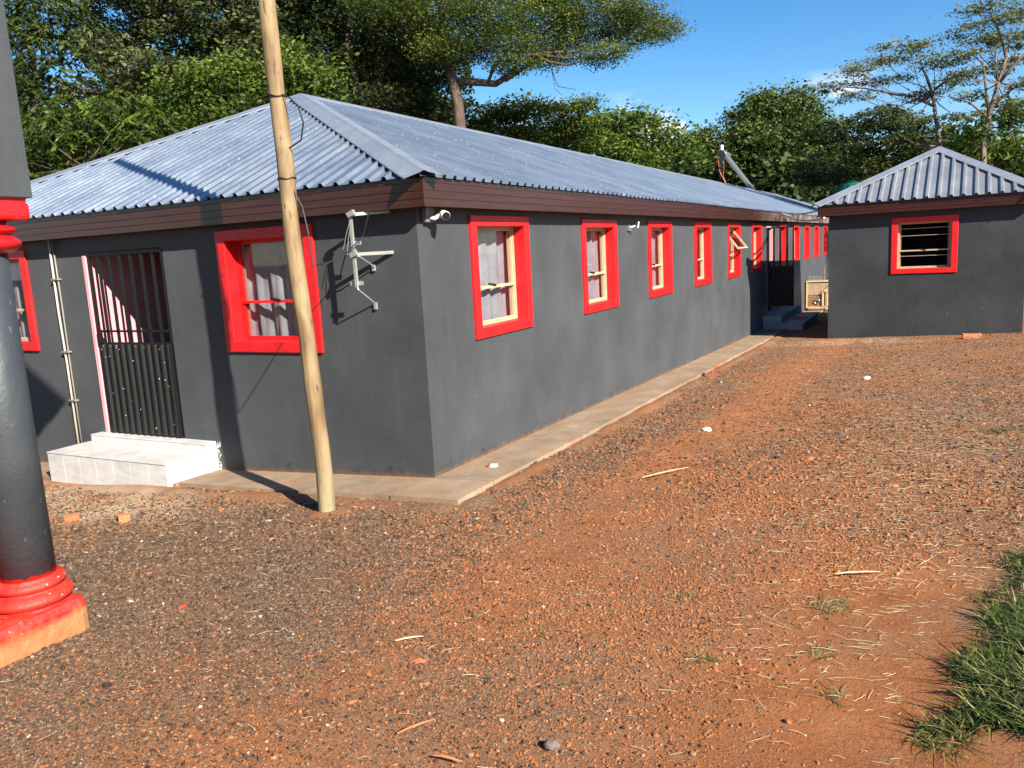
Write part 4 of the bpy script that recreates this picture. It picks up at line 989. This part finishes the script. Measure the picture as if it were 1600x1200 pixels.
def blades(cx, cy, n, spread, h, lean=.5, wid=.004, dry=.12, base=None):
    """n curved grass blades as one array of quads (3 per blade)"""
    if base is None:
        a = rng.uniform(0, 6.28, n); r = spread * np.sqrt(rng.random(n)); bx, by = cx + r * np.cos(a), cy + r * np.sin(a)
    else: bx, by = base
    n = len(bx); bz = G(bx, by) + lumps(bx, by) - .015 + .05 * np.exp(-((bx - 4.5) / .6) ** 2 - ((by + 2.6) / 1.0) ** 2)
    hh = h * np.exp(rng.normal(0, .3, n)); az = rng.uniform(0, 6.28, n); ln = lean * rng.uniform(.3, 1.6, n)
    d = np.stack([np.cos(az), np.sin(az)], -1); p = np.stack([-d[:, 1], d[:, 0]], -1); w = wid * rng.uniform(.6, 1.4, n)
    V = []
    for t in (0, .35, .7, 1.0):
        off = ln * hh * t ** 1.7; zz = bz + hh * (t - .25 * ln * t * t); ww = w * (1 - t ** 2 * .92)
        c = np.stack([bx + d[:, 0] * off, by + d[:, 1] * off], -1)
        V.append(np.concatenate([c - p * ww[:, None], zz[:, None]], 1)); V.append(np.concatenate([c + p * ww[:, None], zz[:, None]], 1))
    v = np.stack(V, 1).reshape(-1, 3); b = np.arange(n)[:, None] * 8
    f = np.concatenate([b + np.array([[0, 1, 3, 2]]), b + np.array([[2, 3, 5, 4]]), b + np.array([[4, 5, 7, 6]])], 1).reshape(-1, 4)
    t = np.where(rng.random(n) < dry, rng.uniform(.8, 1, n), rng.uniform(0, .7, n)); return v, f, np.repeat(t, 3)
gx_ = rng.uniform(3.7, 5.6, 60000); gy_ = rng.uniform(-3.7, -.6, 60000)
e0 = np.array(spot(1490, 1140)); e1 = np.array(spot(1600, 905)); dvec = (e1 - e0) / np.linalg.norm(e1 - e0)
side = (gx_ - e0[0]) * dvec[1] - (gy_ - e0[1]) * dvec[0]; side = side + .05 * np.sin(gx_ * 9 + gy_ * 7) + .05 * np.sin(gx_ * 23 - gy_ * 17)
along = (gx_ - e0[0]) * dvec[0] + (gy_ - e0[1]) * dvec[1]
bare = np.hypot((gx_ - spot(1580, 1185)[0]) / .16, (gy_ - spot(1580, 1185)[1]) / .12) < 1
kk = (side > -.07) & (along > -.08) & (rng.random(60000) < np.where(side > 0, np.clip(.45 + side * 4, 0, 1), np.clip(.22 + side * 1.6, 0, 1))) & ~bare
v, f, t = blades(0, 0, 0, 0, .052, 1.4, .0042, .2, base=(gx_[kk], gy_[kk])); print('grass', kk.sum())
link('grass', np_mesh('grass', v, f, t), mat=M['grass'], kind='stuff', label='thick green grass at the edge of the red earth')
for i, (px_, py_, n_, sp_, h_, dr_, lb) in enumerate([(1098, 1022, 90, .05, .03, .25, 'small flat grass tuft alone on the red earth'), (1300, 945, 150, .10, .06, .6, 'sprawling half-dry grass tuft on the gravel, right of the yard'),
        (1068, 928, 90, .07, .045, .6, 'half-dry grass tuft in the brown gravel, centre right'), (1558, 674, 260, .12, .06, .1, 'green grass tuft far right in the straw'), (1470, 1160, 260, .09, .06, .15, 'green grass tuft beside the lawn edge, bottom right'),
        (1285, 1015, 90, .06, .04, .5, 'pale dry tuft on the orange earth'), (848, 990, 40, .025, .02, .1, 'tiny green weed in the gravel, centre'), (424, 876, 30, .03, .02, .1, 'tiny green weed below the pole'),
        (218, 880, 22, .03, .02, .1, 'tiny green weed right of the pillar base'), (1195, 694, 80, .12, .035, .2, 'low green weed patch in the mid yard'), (1300, 1085, 70, .05, .04, .6, 'bent dry straw tuft low on the orange track'), (1375, 690, 70, .10, .03, .2, 'low green weed patch right of the mid yard')]):
    x, y = spot(px_, py_); v, f, t = blades(x, y, int(n_ * .55), sp_ * .95, h_ * .7, 2.1, .0022, min(.9, dr_ + .25))
    o_ = Vector((x, y, Gs(x, y))); v = v - np.array(o_); ob = link('grass_tuft', np_mesh('grass_tuft', v, f, t), mat=M['grass'], label=lb, cat='grass tuft', group='grass tufts in the yard'); ob.location = o_

# ------------------------------------------------------------------ trees
def leaf_cloud(cl, leaf, ln, wid, per_m2, flat=.6, twig=.30, droop=0., shell=.5, up=.35, tint_bias=0.):
    """leaf quads gathered on twigs spread through ellipsoid clumps; cl = [(centre, rx, ry(depth), rz)]"""
    V, T = [], []
    for c, ra, rb, rc in cl:
        c = np.array(c); tw = max(6, int(per_m2 * (ra * rc * 3.1 + .3 * rb * ra) / 34))
        d = rng.normal(size=(tw, 3)); d /= np.linalg.norm(d, axis=1)[:, None]; r = shell + (1 - shell) * rng.random(tw) ** .6
        r *= 1 + .22 * np.sin(d[:, 0] * 5 + c[0]) * np.sin(d[:, 2] * 6 + c[1])
        Rv = np.array(c_r); Rv[2] = 0; Rv /= np.linalg.norm(Rv); Dv = np.array((-Rv[1], Rv[0], 0))
        P = c + Rv * (d[:, :1] * ra * r[:, None]) + Dv * (d[:, 1:2] * rb * r[:, None]) + np.array((0, 0, 1)) * (d[:, 2:] * rc * r[:, None])
        k = rng.integers(22, 46, tw); I = np.repeat(np.arange(tw), k); n = len(I)
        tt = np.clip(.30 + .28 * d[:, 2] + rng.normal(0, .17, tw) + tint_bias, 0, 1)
        if leaf == 'frond':
            # drooping rachis with paired leaflets
            az = rng.uniform(0, 6.28, tw)[I]; s = rng.random(n); Lr = (.55 * np.exp(rng.normal(0, .2, tw)))[I]
            dirx, diry = np.cos(az), np.sin(az); pos = P[I] + np.stack([dirx * Lr * s, diry * Lr * s, Lr * (.25 * s - .75 * s * s)], -1)
            sgn = np.where(rng.random(n) < .5, -1, 1); a = np.stack([-diry * sgn + .6 * dirx, dirx * sgn + .6 * diry, -.75 + rng.normal(0, .2, n)], -1)
        else:
            pos = P[I] + rng.normal(0, twig, (n, 3)) * np.array((1, 1, flat)); a = rng.normal(size=(n, 3)) * np.array((1, 1, .55)); a[:, 2] -= droop
        a /= np.linalg.norm(a, axis=1)[:, None]
        nn = rng.normal(size=(n, 3)) * .75 + np.array((0, 0, up)) + d[I] * .35; b = np.cross(nn, a); b /= np.linalg.norm(b, axis=1)[:, None] + 1e-9; m_ = np.cross(a, b)
        l = ln * np.exp(rng.normal(0, .26, n))[:, None]; w = wid / ln * l
        V.append(np.stack([pos - a * l * .5, pos + b * w * .5 + m_ * l * .06, pos + a * l * .5, pos - b * w * .5 + m_ * l * .06], 1)); T.append(np.clip(tt[I] + rng.normal(0, .14, n), 0, 1))
    v = np.concatenate(V).reshape(-1, 3); t = np.concatenate(T); f = np.arange(len(v)).reshape(-1, 4); return v, f, t
TRI = [0]
def tree(name, label, base, trunk, limbs, clumps, leafmat, barkmat, group=None, **kw):
    """trunk: [(point, radius)...]; limbs: list of [(point, radius)...]; clumps in world space"""
    base = Vector(base); tr = thing(name, label, 'tree', base, group=group)
    b = MB(); b.tube([p for p, _ in trunk], [r for _, r in trunk], 9); o = b.build('trunk', barkmat, tr, True); o.matrix_local = Matrix.Translation(-base)
    if limbs:
        b = MB()
        for l in limbs: b.tube([p for p, _ in l], [r for _, r in l], 6)
        o2 = b.build('branches', barkmat, tr, True); o2.matrix_local = Matrix.Translation(-base)
    v, f, t = leaf_cloud(clumps, **kw); TRI[0] += len(f) * 2
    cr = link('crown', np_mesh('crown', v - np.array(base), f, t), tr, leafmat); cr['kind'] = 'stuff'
    return tr
def cl(lst, D, dep=1.0, jit=.6):
    """clumps from (px, py, rx, ry) at about D metres"""
    out = []
    for px_, py_, rx, ry in lst:
        d_ = D + random.uniform(-jit, jit); k = d_ / F_PX; out.append((at(px_, py_, d_), rx * k, max(.5, dep * min(rx, ry * 2) * k), ry * k))
    return out
def limb(pts, D, r0, r1, wob=.0):
    n = len(pts); out = []
    for i, q in enumerate(pts):
        d_ = D + (q[2] if len(q) > 2 else 0); out.append((at(q[0], q[1], d_), r0 + (r1 - r0) * i / (n - 1)))
    return out
def grow(clumps, start, r, n=3, frac=1.0):
    """forked limbs from a start point to each clump centre"""
    out = []
    s = Vector(start)
    for c, ra, rb, rc in clumps:
        c = Vector(c); mid = s.lerp(c, .5) + Vector((random.uniform(-.25, .25), random.uniform(-.25, .25), -.12 * (c - s).length + random.uniform(-.1, .2)))
        out.append([(s, r), (s.lerp(mid, .5) + Vector((random.uniform(-.1, .1),) * 3), r * .85), (mid, r * .65), (c, r * .3)])
        for _ in range(n):
            e = c + Vector((random.uniform(-1, 1) * ra, random.uniform(-1, 1) * rb, random.uniform(-.4, .9) * rc)) * .85
            out.append([(mid.lerp(c, random.uniform(.2, .9)), r * .35), (mid.lerp(e, .6) + Vector((0, 0, random.uniform(-.1, .1))), r * .22), (e, r * .07)])
    return out
def gb(px_, D):     # ground point under a pixel column at depth D
    p = at(px_, 400, D); return Vector((p.x, p.y, Gs(p.x, p.y) - .3))
def std(name, label, px_, D, fork, clumps_px, leafmat, barkmat, tr_r=.18, dep=1.0, n=3, top=None, jit=.8, group='trees behind the house', **kw):
    base = gb(px_, D); C_ = cl(clumps_px, D, dep, jit); fk = at(fork[0], fork[1], D)
    mid = base.lerp(fk, .5) + Vector((random.uniform(-.15, .15), 0, 0))
    tree(name, label, base, [(base, tr_r * 1.25), (mid, tr_r), (fk, tr_r * .75)], grow(C_, fk, tr_r * .45, n), C_, leafmat, barkmat, group, **kw)

BR = dict(leaf='leaf', ln=.128, wid=.062, per_m2=1080, flat=.7, twig=.17)
AC = dict(leaf='leaf', ln=.10, wid=.042, per_m2=1000, flat=.32, twig=.24, shell=.25)
std('broadleaf_tree', 'tall grey-green broadleaf tree left of the timber pole', 320, 24, (330, 150), [(180, 30, 75, 50), (270, 60, 70, 55), (350, 20, 75, 60), (210, 110, 60, 32), (300, 125, 55, 30), (390, 80, 60, 50), (250, -40, 110, 60), (370, -50, 90, 60), (160, 75, 45, 30), (120, 140, 26, 18)], M['leaf_grey'], M['bark'], .22, **BR)
std('feathery_tree', 'feathery tree with drooping fronds beside the pillar', 40, 19, (50, 150), [(60, 20, 55, 50), (85, 70, 40, 38), (40, 110, 45, 40), (95, 5, 40, 35), (30, 60, 50, 50), (62, 140, 40, 22), (10, 20, 60, 60)], M['leaf_broad'], M['bark'], .07, leaf='frond', ln=.13, wid=.03, per_m2=1500)
std('feathery_bush', 'spreading bush of drooping fronds behind the front roof hip', 130, 18, (130, 260), [(60, 200, 55, 40), (130, 190, 60, 45), (200, 175, 60, 40), (90, 245, 60, 40), (165, 235, 55, 35), (60, 270, 45, 30), (230, 200, 40, 34), (20, 240, 60, 50)], M['leaf_bright'], M['bark'], .05, leaf='frond', ln=.14, wid=.032, per_m2=1000, tint_bias=.02)
std('leafy_tree', 'bright green leafy tree peering over the roof behind the pole', 350, 20, (345, 190), [(290, 150, 55, 38), (350, 125, 55, 40), (395, 150, 45, 40), (320, 190, 55, 30), (270, 195, 40, 28), (380, 190, 40, 26), (455, 110, 46, 40), (500, 125, 40, 34), (440, 150, 30, 22)], M['leaf_bright'], M['bark'], .14, **dict(BR, ln=.11, wid=.056, per_m2=1250, tint_bias=.08))
std('shade_tree', 'dark dense shade tree between the pole and the flat acacia', 560, 26, (560, 160), [(470, 40, 70, 60), (550, 30, 70, 60), (630, 40, 60, 60), (500, 110, 60, 40), (580, 115, 60, 45), (650, 120, 50, 45), (540, -40, 120, 50), (600, 165, 70, 30), (670, 165, 40, 30), (450, -10, 60, 60)], M['leaf_dark'], M['bark'], .26, **dict(BR, per_m2=760))
std('shade_tree', 'dark shade tree further back, filling the gap left of the acacia trunk', 520, 31, (520, 150), [(430, 60, 70, 80), (520, 90, 80, 70), (610, 90, 80, 70), (680, 110, 60, 50), (400, 140, 60, 40), (480, 170, 60, 30), (570, 180, 60, 25), (640, 180, 50, 25), (690, 170, 40, 30)], M['leaf_dark'], M['bark'], .22, **dict(BR, ln=.18, wid=.10, per_m2=560))
# flat-crowned acacia over the house
D = 24.; base = gb(728, D); C_ = cl([(600, -5, 60, 30), (680, 25, 70, 40), (760, 20, 75, 42), (840, 30, 80, 40), (920, 35, 75, 36), (990, 45, 55, 28), (1035, 45, 34, 20), (700, 75, 55, 30), (780, 70, 60, 28), (870, 75, 50, 24), (940, 85, 45, 18), (760, -30, 120, 30), (900, -20, 110, 30), (800, 100, 35, 16), (990, 15, 40, 22), (845, 95, 30, 14)], D, 1.2, 1.2)
tk_ = limb([(722, 330), (722, 230), (716, 165), (706, 120), (697, 70), (690, 20)], D, .20, .10)
lm = [limb([(707, 128), (740, 128, .2), (775, 131, .3), (800, 115, .4), (812, 85, .6)], D, .13, .07), limb([(790, 126, .35), (835, 95, .8), (890, 60, 1.2), (960, 50, 1.5)], D, .06, .02),
      limb([(762, 130, .2), (772, 105, .1), (790, 80), (830, 60)], D, .06, .02), limb([(812, 85, .6), (830, 60, .4), (860, 40)], D, .05, .02), limb([(697, 70), (660, 40), (620, 10)], D, .07, .03), limb([(700, 85), (735, 55, -.4), (770, 20, -.6)], D, .07, .03),
      limb([(706, 120), (680, 90, .3), (655, 70, .3)], D, .05, .02), limb([(850, 70, .6), (862, 110, .6), (872, 135, .7), (900, 140, .8)], D, .02, .006), limb([(862, 110, .6), (868, 140, .5), (880, 150, .5)], D, .012, .005)]
lm += grow(C_[3:7] + C_[8:11], at(835, 85, D), .045, 4)
tree('acacia_tree', 'tall flat-crowned acacia whose branch reaches right over the house roof', base, [(base, .26)] + tk_, lm, C_, M['leaf_acacia'], M['bark'], 'trees behind the house', **dict(AC, per_m2=2400, shell=.3, ln=.082, wid=.030))
std('acacia_tree', 'low spreading acacia beneath the long branch, behind the ridge', 800, 30, (800, 215), [(760, 185, 50, 26), (820, 172, 55, 22), (880, 172, 45, 18), (910, 160, 24, 10), (790, 215, 60, 22), (860, 205, 60, 22), (735, 210, 30, 24), (900, 195, 40, 18)], M['leaf_acacia'], M['bark'], .16, **dict(AC, ln=.12, wid=.055, per_m2=1100))
std('round_bush', 'rounded leafy green tree above the ridge at mid roof', 980, 33, (980, 240), [(900, 215, 50, 30), (960, 200, 50, 26), (1010, 215, 50, 34), (1060, 245, 40, 26), (940, 240, 55, 26), (1000, 255, 50, 22), (985, 188, 26, 12)], M['leaf_bright'], M['bark'], .15, **dict(BR, ln=.17, wid=.085, per_m2=620, twig=.3))
std('leafy_tree', 'darker leafy tree left of the solar water heater', 1095, 48, (1095, 255), [(1085, 230, 30, 22), (1110, 222, 30, 20), (1075, 255, 30, 22), (1120, 250, 35, 28), (1140, 270, 40, 26)], M['leaf_broad'], M['bark'], .14, **dict(BR, ln=.2, wid=.11, per_m2=430, twig=.35))
std('broadleaf_tree', 'full rounded tree right of the solar water heater', 1215, 48, (1215, 255), [(1165, 190, 36, 26), (1205, 165, 40, 22), (1250, 175, 36, 24), (1180, 225, 46, 30), (1235, 220, 50, 30), (1275, 205, 30, 20), (1215, 265, 60, 30), (1160, 265, 40, 26), (1270, 260, 40, 26), (1255, 148, 18, 10), (1190, 155, 18, 10)], M['leaf_broad'], M['bark_pale'], .2, **dict(BR, ln=.21, wid=.11, per_m2=460, twig=.38))
std('acacia_tree', 'dark low acacia mass left of the outbuilding roof peak', 1350, 36, (1350, 260), [(1310, 205, 50, 18), (1370, 190, 50, 20), (1420, 200, 40, 22), (1330, 240, 60, 26), (1400, 235, 50, 26), (1290, 265, 50, 28), (1345, 275, 50, 24), (1430, 225, 34, 20)], M['leaf_dark'], M['bark'], .18, **dict(AC, ln=.15, wid=.07, per_m2=700))
# two tall sparse acacias at the right
D = 30.; base = gb(1472, D)
C_ = cl([(1300, 135, 28, 9), (1335, 110, 36, 10), (1380, 95, 36, 11), (1330, 150, 30, 8), (1420, 75, 46, 13), (1460, 95, 44, 11), (1395, 125, 34, 8), (1440, 150, 40, 8), (1385, 175, 36, 9), (1430, 190, 36, 8), (1490, 130, 36, 9), (1490, 185, 30, 8), (1350, 130, 26, 6)], D, 1.6, 1.3)
fk = at(1458, 150, D)
tree('acacia_tree', 'tall sparse acacia with tiered crown, left of two above the outbuilding', base, [(base, .11)] + limb([(1474, 330), (1470, 235), (1463, 190), (1458, 150), (1447, 118), (1440, 105)], D, .095, .035),
     [limb([(1458, 165), (1425, 150, .3), (1400, 148, .5), (1350, 138, .8), (1300, 135, 1)], D, .06, .012), limb([(1460, 140), (1480, 125, -.3), (1500, 115, -.5)], D, .05, .015), limb([(1468, 230), (1430, 225, .3), (1395, 205, .5)], D, .05, .012)] + grow(C_, fk, .024, 6), C_, M['leaf_dry'], M['bark_pale'], 'trees behind the house', **dict(AC, ln=.11, wid=.045, per_m2=760, shell=.1, flat=.22, twig=.22))
D = 28.; base = gb(1538, D)
C_ = cl([(1530, 15, 40, 12), (1570, 30, 40, 12), (1500, 50, 34, 11), (1550, 60, 44, 12), (1595, 60, 40, 14), (1510, 85, 36, 10), (1580, 95, 40, 10), (1600, 15, 36, 14), (1545, 110, 34, 8), (1610, 130, 40, 12), (1500, 115, 30, 8), (1590, 160, 34, 8), (1520, 150, 30, 7)], D, 1.6, 1.3)
fk = at(1560, 130, D)
tree('acacia_tree', 'tallest sparse acacia, its crown cut by the right edge of the view', base, [(base, .13)] + limb([(1538, 330), (1536, 230), (1546, 180), (1560, 130), (1572, 90), (1566, 60), (1548, 20)], D, .11, .035),
     [limb([(1546, 180), (1541, 140, .2), (1536, 100, .3), (1515, 80, .4)], D, .07, .02), limb([(1560, 130), (1590, 95, -.3), (1625, 60, -.5)], D, .07, .02), limb([(1550, 165), (1580, 140, .3), (1615, 125, .4)], D, .07, .02), limb([(1545, 185), (1515, 160, .3), (1480, 150, .3)], D, .05, .012)] + grow(C_, fk, .024, 6), C_, M['leaf_dry'], M['bark_pale'], 'trees behind the house', **dict(AC, ln=.11, wid=.045, per_m2=760, shell=.1, flat=.22, twig=.22))
std('long_leaved_tree', 'glossy long-leaved tree behind the right slope of the outbuilding', 1560, 29, (1565, 260), [(1520, 215, 22, 26), (1555, 240, 30, 26), (1590, 200, 22, 34), (1590, 250, 34, 30), (1530, 265, 30, 24), (1575, 285, 50, 30), (1580, 175, 12, 14)], M['leaf_bright'], M['bark'], .12, leaf='leaf', ln=.27, wid=.065, per_m2=380, flat=.9, twig=.22, droop=.5)
# far-off wood closing the gaps below
fw = []
for i in range(46):
    px_ = -150 + i * 42; d_ = random.uniform(48, 60); top = 215 + 25 * math.sin(i * .9) if px_ < 1560 else 260
    if 700 < px_ < 1120: top = 240 + 10 * math.sin(i)
    if px_ < 700: top = 130 + 40 * math.sin(i * 1.3)
    k = d_ / F_PX; h_ = (380 - top) / 2; fw.append((at(px_, top + h_, d_), 55 * k, 2.5, h_ * k))
v, f, t = leaf_cloud(fw, 'leaf', .45, .26, 90, .7, .6, shell=.55); TRI[0] += 2 * len(f)
link('far_wood', np_mesh('far_wood', v, f, t), mat=M['leaf_dark'], kind='stuff', label='dark far-off wood closing the view behind the houses')
print('leaf tris', TRI[0])
